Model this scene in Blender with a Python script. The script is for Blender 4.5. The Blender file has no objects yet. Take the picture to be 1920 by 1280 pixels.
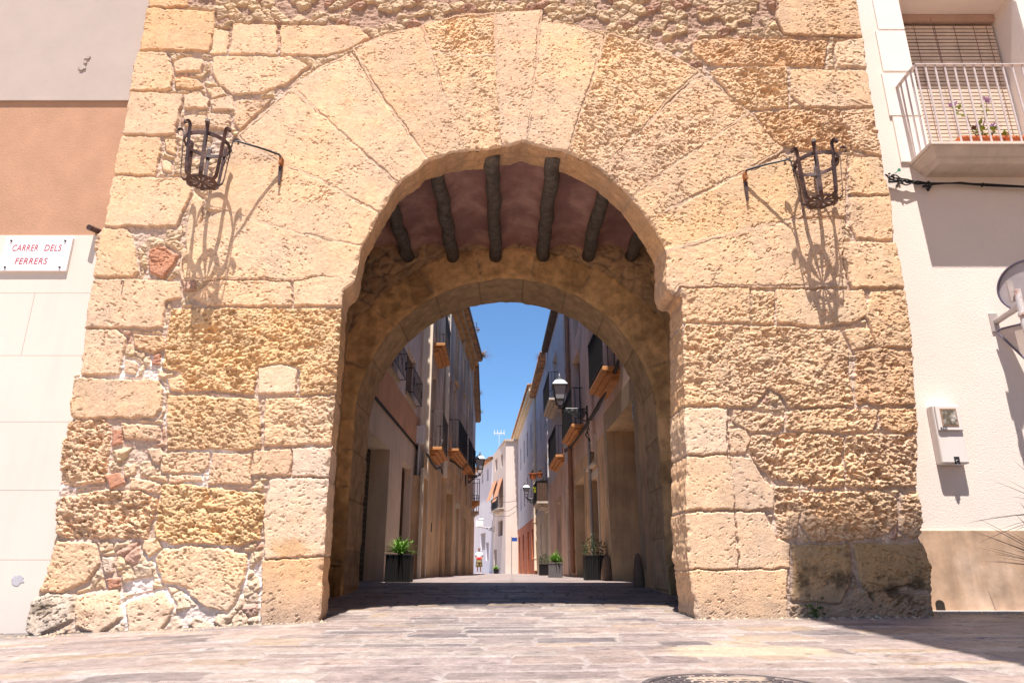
import bpy, bmesh, math, random
import numpy as np
from mathutils import Vector, Matrix
sc = bpy.context.scene
R = math.radians
# ------------------------------------------------------------------ camera, sky, sun, exposure
CAMH = 0.487
FPX = 1307.0
TILT = math.atan(422.0/FPX)
cd = bpy.data.cameras.new('camera'); cam = bpy.data.objects.new('camera', cd); sc.collection.objects.link(cam)
cd.sensor_width = 36.0; cd.lens = 36.0*FPX/1920.0; cd.clip_start = 0.05; cd.clip_end = 5000
cam.location = (0, 0, CAMH); cam.rotation_euler = (math.pi/2+TILT, 0, 0)
sc.camera = cam
SUN_EL = R(70.5); SUN_AZ = 0.07            # light travels towards +Y and a little towards +X
w = bpy.data.worlds.new('World'); sc.world = w; w.use_nodes = True
nt = w.node_tree; bg = nt.nodes['Background']
sky = nt.nodes.new('ShaderNodeTexSky'); sky.sky_type = 'NISHITA'; sky.sun_disc = False
sky.sun_elevation = SUN_EL; sky.sun_rotation = math.pi + SUN_AZ
sky.air_density = 1.0; sky.dust_density = 0.3; sky.ozone_density = 3.5
tn_ = nt.nodes.new('ShaderNodeVectorMath'); tn_.operation = 'MULTIPLY'; tn_.inputs[1].default_value = (.80, 1.02, 1.2)   # the photograph's deep clear blue
nt.links.new(sky.outputs[0], tn_.inputs[0]); nt.links.new(tn_.outputs[0], bg.inputs[0]); bg.inputs[1].default_value = 0.078
sl = bpy.data.lights.new('sun', 'SUN'); so = bpy.data.objects.new('sun', sl); sc.collection.objects.link(so)
sl.energy = 5.0; sl.angle = R(0.55); sl.color = (1.0, 0.925, 0.86)
ld = Vector((math.cos(SUN_EL)*math.sin(SUN_AZ), math.cos(SUN_EL)*math.cos(SUN_AZ), -math.sin(SUN_EL)))
so.rotation_euler = ld.to_track_quat('-Z', 'Y').to_euler(); so.location = (0, -5, 20)
sc.view_settings.view_transform = 'Standard'; sc.view_settings.look = 'None'
sc.view_settings.exposure = 1.0; sc.view_settings.gamma = 1.0
sc.render.engine = 'CYCLES'
sc.cycles.max_bounces = 10; sc.cycles.diffuse_bounces = 6

# ------------------------------------------------------------------ measuring helpers
ct, st = math.cos(TILT), math.sin(TILT)
def ray(px, py):
    u = (px-960)/FPX; v = (640-py)/FPX
    return (u, ct-v*st, st+v*ct)
def P(px, py, D):                      # a point on the plane y = D
    a, b, c = ray(px, py); k = D/b
    return Vector((a*k, D, CAMH+c*k))
def XZ(px, py, D=7.0):
    p = P(px, py, D); return (p.x, p.z)
GD = [-60, 0, 3.4, 7, 9, 11, 14, 20, 24, 35, 47, 80, 400]
GZ = [-1.2, -.02, 0, 0, .075, .155, .215, .205, .185, .145, .055, -.15, -3]
GX = [-12, -4.47, -1.79, 1.72, 3.93, 12]
GY = [-.22, -.118, 0, .025, .047, .09]
def gz(x, y):
    k = np.clip((11-np.asarray(y, float))/4.0, 0, 1)
    return np.interp(y, GD, GZ)+np.interp(x, GX, GY)*k
def gzf(x, y): return float(gz(x, y))

# ------------------------------------------------------------------ numpy noise
def h2(ix, iy, seed=0):
    n = (ix.astype(np.int64)*374761393+iy.astype(np.int64)*668265263+seed*1442695041) & 0xffffffff
    n = ((n ^ (n >> 13))*1274126177) & 0xffffffff
    n = (n ^ (n >> 16)) & 0xffffffff
    n = (n*2246822519) & 0xffffffff
    n = (n ^ (n >> 15)) & 0xffffffff
    return n/4294967296.0
def vn(x, y, s, seed=0):
    x = np.asarray(x, float)/s; y = np.asarray(y, float)/s
    ix = np.floor(x); iy = np.floor(y); fx = x-ix; fy = y-iy
    fx = fx*fx*(3-2*fx); fy = fy*fy*(3-2*fy)
    a = h2(ix, iy, seed); b = h2(ix+1, iy, seed); c = h2(ix, iy+1, seed); d = h2(ix+1, iy+1, seed)
    return (a*(1-fx)+b*fx)*(1-fy)+(c*(1-fx)+d*fx)*fy
def fbm(x, y, s, o=4, seed=0, g=.5):
    t = 0; a = 1; n = 0
    for i in range(o):
        t = t+a*vn(x+i*13.7, y-i*7.3, s/2**i, seed+i*17); n += a; a *= g
    return t/n
def worley(x, y, s, seed=0):           # nearest, second nearest, id of nearest
    x = np.asarray(x, float)/s; y = np.asarray(y, float)/s
    ix = np.floor(x); iy = np.floor(y)
    f1 = np.full(x.shape, 9.); f2 = np.full(x.shape, 9.); cid = np.zeros(x.shape)
    for i in (-1, 0, 1):
        for j in (-1, 0, 1):
            a = ix+i; b = iy+j
            d = np.hypot(a+h2(a, b, seed)-x, b+h2(a, b, seed+5)-y)
            c = h2(a, b, seed+9)
            m = d < f1
            f2 = np.where(m, f1, np.minimum(f2, d)); cid = np.where(m, c, cid); f1 = np.where(m, d, f1)
    return f1, f2, cid
def sst(a, b, x):
    t = np.clip((x-a)/(b-a), 0, 1); return t*t*(3-2*t)
def poly_sd(poly, x, y):               # signed distance, positive inside
    d = np.full(x.shape, 1e9); ins = np.zeros(x.shape, bool); n = len(poly)
    for i in range(n):
        ax, ay = poly[i]; bx, by = poly[(i+1) % n]
        ex, ey = bx-ax, by-ay; L = ex*ex+ey*ey+1e-12
        t = np.clip(((x-ax)*ex+(y-ay)*ey)/L, 0, 1)
        d = np.minimum(d, (x-ax-t*ex)**2+(y-ay-t*ey)**2)
        c = (ay > y) != (by > y)
        ins ^= c & (x < (bx-ax)*(y-ay)/((by-ay) if abs(by-ay) > 1e-9 else 1e-9)+ax)
    d = np.sqrt(d)
    return np.where(ins, d, -d)

# ------------------------------------------------------------------ materials
def nmat(name, col, rough=.8, var=.12, vs=3.0, bump=0.0, bs=60.0, spec=.3, metal=0.0, streak=0.0, attr=None, col2=None, c2s=1.5, bump2=0.0, bs2=12.0, bd=.01, trans=0):
    m = bpy.data.materials.new(name); m.use_nodes = True; t = m.node_tree; N = t.nodes; L = t.links
    b = N['Principled BSDF']; b.inputs['Roughness'].default_value = rough
    b.inputs['Specular IOR Level'].default_value = spec; b.inputs['Metallic'].default_value = metal
    tc = N.new('ShaderNodeTexCoord')
    if attr:
        a = N.new('ShaderNodeAttribute'); a.attribute_name = attr; cur = a.outputs['Color']
    else:
        a = N.new('ShaderNodeRGB'); a.outputs[0].default_value = (*col, 1); cur = a.outputs[0]
    def noise(s, d=5, r=.6):
        n = N.new('ShaderNodeTexNoise'); n.inputs['Scale'].default_value = s; n.inputs['Detail'].default_value = d
        n.inputs['Roughness'].default_value = r; L.new(tc.outputs['Object'], n.inputs['Vector']); return n
    if col2:
        n = noise(c2s); r = N.new('ShaderNodeMapRange'); L.new(n.outputs[0], r.inputs[0])
        r.inputs[1].default_value = .45; r.inputs[2].default_value = .65
        mx = N.new('ShaderNodeMix'); mx.data_type = 'RGBA'; L.new(r.outputs[0], mx.inputs[0]); L.new(cur, mx.inputs[6])
        mx.inputs[7].default_value = (*col2, 1); cur = mx.outputs[2]
    if var:
        n = noise(vs, 8, .65); r = N.new('ShaderNodeMapRange'); L.new(n.outputs[0], r.inputs[0])
        r.inputs[1].default_value = .3; r.inputs[2].default_value = .7; r.inputs[3].default_value = 1-var; r.inputs[4].default_value = 1+var
        mx = N.new('ShaderNodeVectorMath'); mx.operation = 'SCALE'; L.new(cur, mx.inputs[0]); L.new(r.outputs[0], mx.inputs['Scale']); cur = mx.outputs[0]
    if streak:
        mp = N.new('ShaderNodeMapping'); mp.inputs['Scale'].default_value = (6, 6, .5); L.new(tc.outputs['Object'], mp.inputs[0])
        n = N.new('ShaderNodeTexNoise'); n.inputs['Scale'].default_value = 1.2; n.inputs['Detail'].default_value = 6; L.new(mp.outputs[0], n.inputs['Vector'])
        r = N.new('ShaderNodeMapRange'); L.new(n.outputs[0], r.inputs[0]); r.inputs[1].default_value = .48; r.inputs[2].default_value = .75
        r.inputs[3].default_value = 1; r.inputs[4].default_value = 1-streak
        mx = N.new('ShaderNodeVectorMath'); mx.operation = 'SCALE'; L.new(cur, mx.inputs[0]); L.new(r.outputs[0], mx.inputs['Scale']); cur = mx.outputs[0]
    L.new(cur, b.inputs['Base Color'])
    nrm = None
    for (bb, s) in ((bump2, bs2), (bump, bs)):
        if bb:
            n = noise(s, 6, .6); u = N.new('ShaderNodeBump'); u.inputs['Strength'].default_value = bb; u.inputs['Distance'].default_value = bd
            L.new(n.outputs[0], u.inputs['Height'])
            if nrm: L.new(nrm, u.inputs['Normal'])
            nrm = u.outputs[0]
    if nrm: L.new(nrm, b.inputs['Normal'])
    return m

def pitted(m, s1=110, s2=190):            # small sharp pits on top of the modelled relief
    t = m.node_tree; N = t.nodes; L = t.links; b = N['Principled BSDF']
    tc = N.new('ShaderNodeTexCoord'); nz = N.new('ShaderNodeTexNoise'); nz.inputs['Scale'].default_value = 9; nz.inputs['Detail'].default_value = 4
    L.new(tc.outputs['Object'], nz.inputs[0])
    prev = b.inputs['Normal'].links[0].from_socket if b.inputs['Normal'].links else None
    for s, d in ((s1, .006), (s2, .004)):
        mp = N.new('ShaderNodeMapping'); mp.inputs['Scale'].default_value = (.75, .75, 1.25); L.new(tc.outputs['Object'], mp.inputs[0])
        v = N.new('ShaderNodeTexVoronoi'); v.inputs['Scale'].default_value = s; L.new(mp.outputs[0], v.inputs['Vector'])
        r = N.new('ShaderNodeMapRange'); L.new(v.outputs['Distance'], r.inputs[0]); r.inputs[1].default_value = .18; r.inputs[2].default_value = .42
        sp = N.new('ShaderNodeSeparateColor'); L.new(v.outputs['Color'], sp.inputs[0])
        g = N.new('ShaderNodeMath'); g.operation = 'MULTIPLY_ADD'; L.new(nz.outputs[0], g.inputs[0]); g.inputs[1].default_value = -1.6; L.new(sp.outputs[0], g.inputs[2])
        k = N.new('ShaderNodeMapRange'); L.new(g.outputs[0], k.inputs[0]); k.inputs[1].default_value = -.56; k.inputs[2].default_value = -.52   # which cells hold a pit
        mx = N.new('ShaderNodeMath'); mx.operation = 'MAXIMUM'; L.new(r.outputs[0], mx.inputs[0]); L.new(k.outputs[0], mx.inputs[1])
        u = N.new('ShaderNodeBump'); u.inputs['Strength'].default_value = 1; u.inputs['Distance'].default_value = d; L.new(mx.outputs[0], u.inputs['Height'])
        if prev: L.new(prev, u.inputs['Normal'])
        prev = u.outputs[0]
    L.new(prev, b.inputs['Normal'])
    return m

# ------------------------------------------------------------------ mesh helpers
class MB:
    def __init__(s): s.v = []; s.f = []
    def add(s, vs, fs):
        o = len(s.v); s.v += [tuple(v) for v in vs]; s.f += [tuple(i+o for i in f) for f in fs]; return s
    def box(s, x0, x1, y0, y1, z0, z1, M=None):
        vs = [(x, y, z) for x in (x0, x1) for y in (y0, y1) for z in (z0, z1)]
        if M is not None: vs = [M(*v) for v in vs]
        return s.add(vs, [(0, 1, 3, 2), (4, 6, 7, 5), (0, 4, 5, 1), (2, 3, 7, 6), (0, 2, 6, 4), (1, 5, 7, 3)])
    def quad(s, a, b, c, d): return s.add([a, b, c, d], [(0, 1, 2, 3)])
    def tube(s, pts, r, n=8, cap=True, sq=None):
        pts = [Vector(p) for p in pts]; m = len(pts); rs = r if isinstance(r, (list, tuple)) else [r]*m
        ref = None; vs = []
        for i, p in enumerate(pts):
            t = (pts[min(i+1, m-1)]-pts[max(i-1, 0)]).normalized()
            if ref is None:
                ref = Vector((0, 0, 1)) if abs(t.z) < .9 else Vector((1, 0, 0))
            u = (ref-t*ref.dot(t)).normalized(); v = t.cross(u); ref = u
            for k in range(n):
                a = 2*math.pi*(k+.5)/n
                ca, sa = math.cos(a)*rs[i], math.sin(a)*rs[i]
                if sq: ca *= sq[0]; sa *= sq[1]
                vs.append(p+u*ca+v*sa)
        fs = [(i*n+k, i*n+(k+1) % n, (i+1)*n+(k+1) % n, (i+1)*n+k) for i in range(m-1) for k in range(n)]
        if cap: fs += [tuple(range(n))[::-1], tuple((m-1)*n+k for k in range(n))]
        return s.add(vs, fs)
    def lathe(s, prof, c=(0, 0, 0), n=16, a0=0):
        vs = [(c[0]+r*math.cos(a0+2*math.pi*k/n), c[1]+r*math.sin(a0+2*math.pi*k/n), c[2]+z) for r, z in prof for k in range(n)]
        m = len(prof)
        fs = [(i*n+k, i*n+(k+1) % n, (i+1)*n+(k+1) % n, (i+1)*n+k) for i in range(m-1) for k in range(n)]
        fs += [tuple(range(n))[::-1], tuple((m-1)*n+k for k in range(n))]
        return s.add(vs, fs)
    def strip(s, pts, wdir, wd, th, tdir):   # flat bar: width along wdir, thickness along tdir (one per point or constant)
        vs = []
        for i, p in enumerate(pts):
            W = Vector(wdir[i] if isinstance(wdir, list) else wdir)*wd/2; T = Vector(tdir[i] if isinstance(tdir, list) else tdir)*th/2
            p = Vector(p); vs += [p-W-T, p+W-T, p+W+T, p-W+T]
        m = len(pts)
        fs = [(i*4+k, i*4+(k+1) % 4, (i+1)*4+(k+1) % 4, (i+1)*4+k) for i in range(m-1) for k in range(4)]
        fs += [(3, 2, 1, 0), tuple((m-1)*4+k for k in range(4))]
        return s.add(vs, fs)
    def prism(s, poly, f0, f1):              # poly of 2-D points mapped by f0 (front) and f1 (back)
        n = len(poly)
        return s.add([f0(*p) for p in poly]+[f1(*p) for p in poly], [tuple(range(n)), tuple(range(2*n-1, n-1, -1))]+[(i, i+n, (i+1) % n+n, (i+1) % n) for i in range(n)])
    def build(s, name, mt, parent=None, smooth=False, bevel=0, label=None):
        me = bpy.data.meshes.new(name); me.from_pydata([tuple(v) for v in s.v], [], s.f)
        bm = bmesh.new(); bm.from_mesh(me); bmesh.ops.recalc_face_normals(bm, faces=bm.faces); bm.to_mesh(me); bm.free()
        if smooth: me.polygons.foreach_set('use_smooth', [True]*len(me.polygons))
        me.materials.append(mt)
        o = bpy.data.objects.new(name, me); sc.collection.objects.link(o)
        if parent: o.parent = parent; o.matrix_parent_inverse = parent.matrix_basis.inverted()
        if bevel:
            b = o.modifiers.new('bevel', 'BEVEL'); b.width = bevel; b.segments = 2; b.limit_method = 'ANGLE'
        if label: o['label'] = label
        return o
def text(name, body, size, mt, loc, rot, parent, sx=1, shear=0, spc=1):
    cu = bpy.data.curves.new(name, 'FONT'); cu.body = body; cu.size = size; cu.align_x = 'CENTER'; cu.align_y = 'CENTER'; cu.extrude = .001; cu.shear = shear; cu.space_character = spc
    t = bpy.data.objects.new('tmp', cu); sc.collection.objects.link(t); bpy.context.view_layer.update()
    me = bpy.data.meshes.new_from_object(t.evaluated_get(bpy.context.evaluated_depsgraph_get())); bpy.data.objects.remove(t)
    me.materials.clear(); me.materials.append(mt)
    o = bpy.data.objects.new(name, me); sc.collection.objects.link(o); o.location = loc; o.rotation_euler = rot; o.scale.x = sx
    o.parent = parent; o.matrix_parent_inverse = Matrix.Translation(parent.location).inverted()
    return o
def tag(o, label=None, cat=None, group=None, kind=None):
    if label: o['label'] = label
    if cat: o['category'] = cat
    if group: o['group'] = group
    if kind: o['kind'] = kind
    return o
def thing(name, loc, label, cat, group=None):
    o = bpy.data.objects.new(name, None); sc.collection.objects.link(o); o.location = loc; o.empty_display_size = .2
    return tag(o, label, cat, group)
def gridmesh(name, X, Y, Z, C, mt, parent=None, keep=None, smooth=True):
    ny, nx = X.shape
    idx = np.arange(ny*nx).reshape(ny, nx)
    q = np.stack([idx[:-1, :-1], idx[:-1, 1:], idx[1:, 1:], idx[1:, :-1]], -1).reshape(-1, 4)
    if keep is not None: q = q[keep.reshape(-1)]
    used, inv = np.unique(q, return_inverse=True); q = inv.reshape(-1, 4)
    co = np.stack([X, Y, Z], -1).reshape(-1, 3)[used]
    me = bpy.data.meshes.new(name); me.vertices.add(len(co)); me.vertices.foreach_set('co', co.astype(np.float32).ravel())
    me.loops.add(len(q)*4); me.loops.foreach_set('vertex_index', q.astype(np.int32).ravel())
    me.polygons.add(len(q)); me.polygons.foreach_set('loop_start', np.arange(0, len(q)*4, 4, dtype=np.int32))
    me.polygons.foreach_set('loop_total', np.full(len(q), 4, np.int32))
    me.polygons.foreach_set('use_smooth', np.full(len(q), smooth, bool))
    me.update(calc_edges=True)
    if C is not None:
        a = me.color_attributes.new('Col', 'FLOAT_COLOR', 'POINT')
        c = np.concatenate([np.clip(C, 0, 1), np.ones(C.shape[:2]+(1,))], -1).reshape(-1, 4)[used]
        a.data.foreach_set('color', c.astype(np.float32).ravel())
    me.materials.append(mt)
    o = bpy.data.objects.new(name, me); sc.collection.objects.link(o)
    if parent: o.parent = parent; o.matrix_parent_inverse = parent.matrix_basis.inverted()
    return o

M_stone = nmat('tower_stone', (.6, .4, .2), .93, .10, 14, bump=.55, bs=90, attr='Col', spec=.15, bump2=.3, bs2=30, bd=.012)
pitted(M_stone)
M_dstone = nmat('dressed_stone', (.50, .37, .24), .9, .16, 3, bump=.4, bs=40, spec=.15, col2=(.42, .27, .14), c2s=1.6)
M_flag = nmat('flagstone', (.3, .25, .22), .5, .24, 60, bump=.5, bs=70, attr='Col', spec=.35, bd=.008, bump2=.4, bs2=9)
M_pink = nmat('pink_plaster', (.34, .19, .18), .9, .2, 2.5, bump=.4, bs=20, col2=(.52, .32, .28), c2s=2.2)
M_log = nmat('weathered_log', (.13, .115, .105), .85, .45, 12, bump=.9, bs=25, bd=.03)
M_iron = nmat('rusty_iron', (.055, .03, .027), .6, .4, 25, bump=.5, bs=60, spec=.4, col2=(.11, .055, .045), c2s=9)
M_black = nmat('black_iron', (.018, .018, .02), .45, .1, 10, spec=.5)
M_white = nmat('white_plaster', (.64, .57, .50), .9, .03, 1.5, bump=.25, bs=120, streak=.04, bd=.006)
M_white2 = nmat('white_stucco', (.80, .70, .63), .92, .03, 2, bump=.6, bs=75, bd=.01)
M_greyst = nmat('grey_pink_stucco', (.43, .36, .315), .92, .05, 2, bump=.45, bs=110, bd=.008)
M_orange = nmat('orange_stucco', (.46, .265, .165), .92, .10, 2.5, bump=.9, bs=110, bd=.008)
M_glass = nmat('dark_glass', (.03, .035, .04), .08, 0, spec=.8)
M_dark = nmat('dark_interior', (.03, .025, .02), .9, .1)
# ------------------------------------------------------------------ the gate tower
tower = thing('stone_gate_tower', (0, 7, 0), 'massive golden sandstone gate tower with a round arched passage across the street', 'gate tower')
TA = lambda x, y: (x/2.1333, y/2.1333)
TB = lambda x, y: (1250+x/2.1333, y/2.1333)
TC = lambda x, y: (x/1.8286, 580+y/1.8286)
TE = lambda x, y: (1220+x/1.8286, 580+y/1.8286)
TP = lambda x, y: (x, y)
STONES = [  # tile, pitting 0..3, tone, stand-out (cm), joint softness (cm), points
 (TA,.5,2,1,2,'585,-20 750,-20 752,22 600,30'), (TA,.8,2,1,2.5,'585,34 858,48 856,98 836,203 552,201'),
 (TA,.3,0,0,1.5,'855,115 912,125 905,212 848,212'), (TA,.5,0,.5,1.5,'932,98 1108,100 1104,216 920,213'),
 (TA,.6,1,.5,1.5,'1128,102 1430,104 1478,150 1400,190 1300,220 1118,218'), (TA,.5,1,1,2,'546,208 665,215 688,300 683,355 640,362 522,363'),
 (TA,.8,0,1,2.5,'850,228 1160,228 1232,268 1150,330 1040,373 930,378 870,330 845,290'), (TA,.7,0,1,2,'518,372 730,380 713,470 700,536 490,537'),
 (TA,1,0,1,2,'735,385 800,372 838,400 830,430 740,432'), (TA,1.5,1,1,2,'825,355 880,350 900,380 850,396'), (TA,1,0,1,2,'845,402 925,387 935,438 850,440'),
 (TA,.6,1,1.2,1.5,'484,548 643,552 638,620 620,698 452,698'), (TA,.6,0,1,1.8,'446,708 760,711 764,760 742,820 703,903 412,903'),
 (TA,1,1,1,2,'408,915 505,918 530,960 553,1080 533,1103 372,1105'), (TP,1,0,1,2,'174,525 300,524 336,531 340,558 309,565 304,613 158,613'),
 (TA,1.5,5,1.5,3,'597,1000 660,987 713,1020 698,1060 650,1108 602,1090'),
 (TA,1.2,0,1,2.5,'690,250 760,227 810,240 800,285 700,290'), (TA,1.5,2,1,2.5,'700,312 790,317 813,348 760,358 705,348'), (TA,1,0,1,2,'740,466 820,462 818,510 742,502'),
 (TA,1.2,0,1,2,'832,456 918,460 910,520 830,510'), (TA,1.4,1,.8,2.5,'945,402 1080,395 1040,440 962,518 932,490 946,440'), (TA,1,3,1,2,'650,642 680,650 680,690 652,680'),
 (TA,1.3,1,1,2,'660,560 705,565 700,620 665,600'), (TA,1,0,.6,2,'772,770 812,800 800,900 745,1000 745,930'),
 # arch ring
 (TP,1.1,0,.8,.9,'358,430 424,400 560,440 668,461 720,470 700,560 640,522 600,514 555,522 400,521 346,520 345,480'),
 (TP,.8,0,.8,.9,'395,330 432,296 442,268 530,310 600,340 708,400 740,440 672,458 560,436 428,396 392,385'),
 (TP,.8,0,.9,.9,'450,256 545,170 600,215 675,282 745,348 760,400 712,396 600,335 530,303 462,268'),
 (TP,.7,0,1,.9,'550,162 600,132 656,103 700,168 802,301 800,350 748,343 675,277 600,209'),
 (TP,1.1,1,1,.9,'666,92 730,67 788,52 815,130 842,210 869,282 860,330 806,302 770,250 714,174'),
 (TP,2.2,1,.4,1,'796,50 860,32 925,28 928,102 870,103 812,94'), (TP,1.5,1,.8,.9,'812,99 870,109 929,107 939,276 930,330 872,281 845,210'),
 (TP,.9,0,1.2,.9,'932,28 1012,22 1008,60 1000,160 985,265 980,330 941,275 936,180'),
 (TP,1,0,1.2,.9,'1016,45 1060,48 1127,70 1124,95 1100,170 1061,287 1055,330 990,330 990,264 1004,160'),
 (TP,2,1,1,1.2,'1134,82 1142,66 1180,76 1250,100 1308,136 1250,185 1200,245 1140,302 1120,350 1065,287 1104,172'),
 (TP,1.9,1,.7,1,'1314,142 1402,210 1330,262 1240,322 1182,369 1150,400 1124,314 1200,250'),
 (TP,1.5,1,.8,.8,'1407,214 1464,280 1385,326 1250,392 1200,440 1184,371 1250,320'),
 (TP,1.2,1,.8,.9,'1256,397 1385,331 1470,298 1497,330 1500,402 1480,411 1334,442 1252,466 1200,460 1208,410'),
 (TP,1.1,0,.8,.9,'1254,473 1334,449 1484,417 1570,412 1577,450 1583,534 1460,535 1275,533 1240,580 1220,500'),
 # right courses
 (TB,1.2,1,1,2,'450,-30 756,-30 782,143 640,140 470,133 440,70'), (TB,2.4,2,.6,2.5,'112,162 180,155 640,162 633,263 170,256 107,208'),
 (TB,1.4,3,.5,2,'680,167 790,152 805,268 682,260'), (TB,2.7,1,1,2.5,'172,286 200,272 480,268 488,428 340,433 280,408'),
 (TB,1.1,0,1,2,'500,277 800,282 833,423 560,428 500,378'), (TB,2.6,2,1,2,'352,447 690,437 733,560 733,598 560,598 450,578 397,523'),
 (TB,2.2,1,1,2,'702,442 840,437 862,623 747,598 712,510'), (TB,1.5,1,.5,2,'520,612 718,622 716,780 716,865 560,868 524,700'), (TB,1.2,0,1.2,2,'727,627 866,634 890,778 732,773'),
 (TB,1.2,0,1,1.8,'737,792 900,787 905,956 762,950 737,900'), (TB,1.1,0,1.3,1.8,'706,967 925,970 945,1148 742,1148 710,1060'),
 (TP,1.7,1,1,1.8,'1281,542 1405,540 1408,604 1275,602'), (TP,2.1,1,1,1.8,'1411,545 1452,548 1450,607 1412,605'), (TP,1.2,0,.8,1.8,'1457,544 1620,545 1627,590 1600,604 1540,611 1458,605'),
 (TP,1.6,1,1,2,'1632,548 1698,545 1710,650 1645,650 1625,592'),
 (TE,2.3,1,1.6,2,'125,50 400,60 650,70 672,120 695,328 600,334 470,328 455,290 405,262 365,320 350,333 100,325 100,200'), (TE,2,2,1.2,2,'702,147 780,132 893,150 910,323 707,323'),
 (TE,1.7,1,1,2,'665,70 745,62 770,122 692,138'), (TE,2.3,1,1,2,'282,345 360,350 460,370 450,413 340,418 280,380'), (TE,2,1,1,2,'470,346 690,341 778,346 768,413 650,416 472,413'),
 (TE,2.2,2,1.3,2,'787,341 913,337 920,418 850,422 790,400'), (TE,2.8,1,1.6,2.2,'347,430 430,427 530,422 660,432 661,598 620,610 500,598 420,578 370,540 337,480'),
 (TE,3,1,1.8,2.2,'674,432 760,427 913,432 918,603 800,608 672,603'), (TE,2.6,1,1,2.2,'430,612 500,607 518,660 505,720 500,778 442,788 428,700'),
 (TE,3,1,2,2.5,'522,626 640,623 780,617 843,650 848,720 820,768 700,788 560,793 517,740'), (TE,2.8,1,1.5,2.5,'862,640 918,622 938,768 900,788 862,760'),
 (TE,.9,3,2.0,2.2,'60,337 258,342 261,493 60,493'), (TE,1.2,0,.6,2,'270,410 330,415 340,440 325,490 272,490'), (TE,1,0,2.0,2.5,'60,505 262,503 284,600 281,684 60,688'),
 (TE,.9,0,1.4,1.8,'272,504 345,512 375,570 423,612 418,680 290,686'), (TE,1,0,2,1.8,'60,700 285,697 297,883 60,888'), (TE,.8,0,1.6,1.5,'296,697 385,697 430,782 474,802 474,883 305,886'),
 (TE,.6,1,2,1.5,'60,896 465,893 470,1100 60,1100'), (TE,1.3,6,1,2.5,'487,807 680,802 692,850 680,950 650,1008 490,998'), (TE,1.5,6,1.3,3,'697,802 935,802 967,870 957,958 880,940 740,978 717,930'),
 (TE,1.8,6,.5,4,'482,1010 640,1018 700,965 960,975 985,1090 482,1090'),
 # left pier
 (TC,1.2,0,1,2,'298,72 395,70 430,105 415,170 408,220 283,223 276,170'), (TC,1.1,1,1.5,2,'260,237 540,242 557,270 545,340 528,370 230,368 238,300'),
 (TC,3,1,1.6,2.5,'230,380 350,377 374,395 371,510 355,588 240,603 188,590 203,500'), (TC,3,1,1.8,2.5,'210,641 350,620 470,622 538,652 528,700 498,783 230,780 183,760 188,700'),
 (TC,1.6,1,1,3,'198,792 320,802 338,870 298,930 200,968 133,973 158,880'),
 (TC,2.5,4,1.4,2,'590,-2 1240,-2 1200,140 1170,278 1030,289 1026,200 960,183 883,193 870,283 640,273 620,213 552,200 576,90'),
 (TP,1.3,0,.8,1.6,'395,527 545,528 547,572 390,572 362,558'), (TP,1.1,0,1,1.6,'552,529 600,517 700,528 700,572 552,572'),
 (TC,.8,3,1,1.5,'888,202 960,190 1017,207 1012,278 888,288'), (TC,2.2,4,1.8,2,'577,297 620,295 880,307 891,400 888,468 850,478 577,478 574,400'),
 (TC,2,1,1.6,2,'910,307 1030,302 1180,290 1170,463 905,463'), (TC,1.7,1,1,2,'550,501 600,490 713,492 710,538 690,556 560,558'), (TC,1.7,1,1,1.8,'727,492 860,492 855,560 858,598 714,598'),
 (TC,1.3,1,.8,1.5,'870,482 994,480 991,566 862,563'), (TC,.8,3,1.2,1.5,'1003,477 1180,477 1180,570 1002,570'), (TC,1.3,0,.8,2,'580,567 690,569 695,589 580,591'),
 (TC,2.7,4,2,2.2,'560,602 640,602 903,632 903,700 888,788 830,803 580,803 532,780 541,690'), (TC,.8,3,2,2,'927,582 1180,580 1170,836 907,853 907,720'),
 (TC,.9,2,1.8,2,'900,862 1170,845 1160,1120 895,1120'), (TC,1.6,0,1.5,5,'560,820 640,812 780,817 848,842 838,920 800,1008 780,1033 680,990 640,950 560,930 532,860'),
 (TC,1.3,5,1.2,2,'382,412 418,412 420,458 387,468'), (TC,1,5,1.5,2,'360,567 410,557 430,590 380,613'), (TC,1.6,1,1.5,2.5,'418,388 540,402 545,450 430,440'), (TC,1.3,0,1.5,2,'450,572 550,602 545,630 452,612'),
 (TC,1.5,1,1.5,2,'577,240 620,227 643,255 630,284 582,270'), (TC,1.8,2,1.5,2.5,'457,87 558,92 563,130 520,150 462,130'), (TC,1,5,1,1.5,'522,157 550,157 545,190 522,190'), (TC,1,0,1,2,'430,172 470,182 465,220 430,215'),
 (TC,1.7,7,2,5,'90,1010 160,977 250,972 258,1060 150,1120 90,1100'), (TC,1.4,0,1.4,5,'262,982 400,962 430,1050 350,1115 270,1085'), (TC,1.3,0,1.2,5,'442,1002 560,962 600,1020 560,1100 452,1105'),
 (TC,1.3,3,1,2,'350,850 385,850 380,900 360,905'), (TC,1.5,5,1,2.5,'360,925 405,920 410,950 370,960'), (TC,1.2,0,1.2,2.5,'490,790 540,785 550,820 510,848 488,820'),
 (TC,1.1,0,1.2,2,'505,480 550,478 560,500 540,530 512,510'), (TC,1.4,1,1.4,2.5,'640,955 700,985 770,1030 700,1015'), (TC,1.3,0,1.1,2,'425,530 465,525 460,560 430,570'),
]
TONES = [(.72, .495, .32), (.70, .47, .29), (.66, .42, .245), (.75, .55, .385), (.67, .44, .245), (.50, .25, .16), (.47, .31, .17), (.50, .41, .32)]
SP = []
for i, (T, pit, tone, so_, js, s) in enumerate(STONES):
    pts = [XZ(*T(*map(float, q.split(',')))) for q in s.split()]
    SP.append((pts, pit, tone, so_/100, js/100, 24 <= i <= 37))
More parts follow.
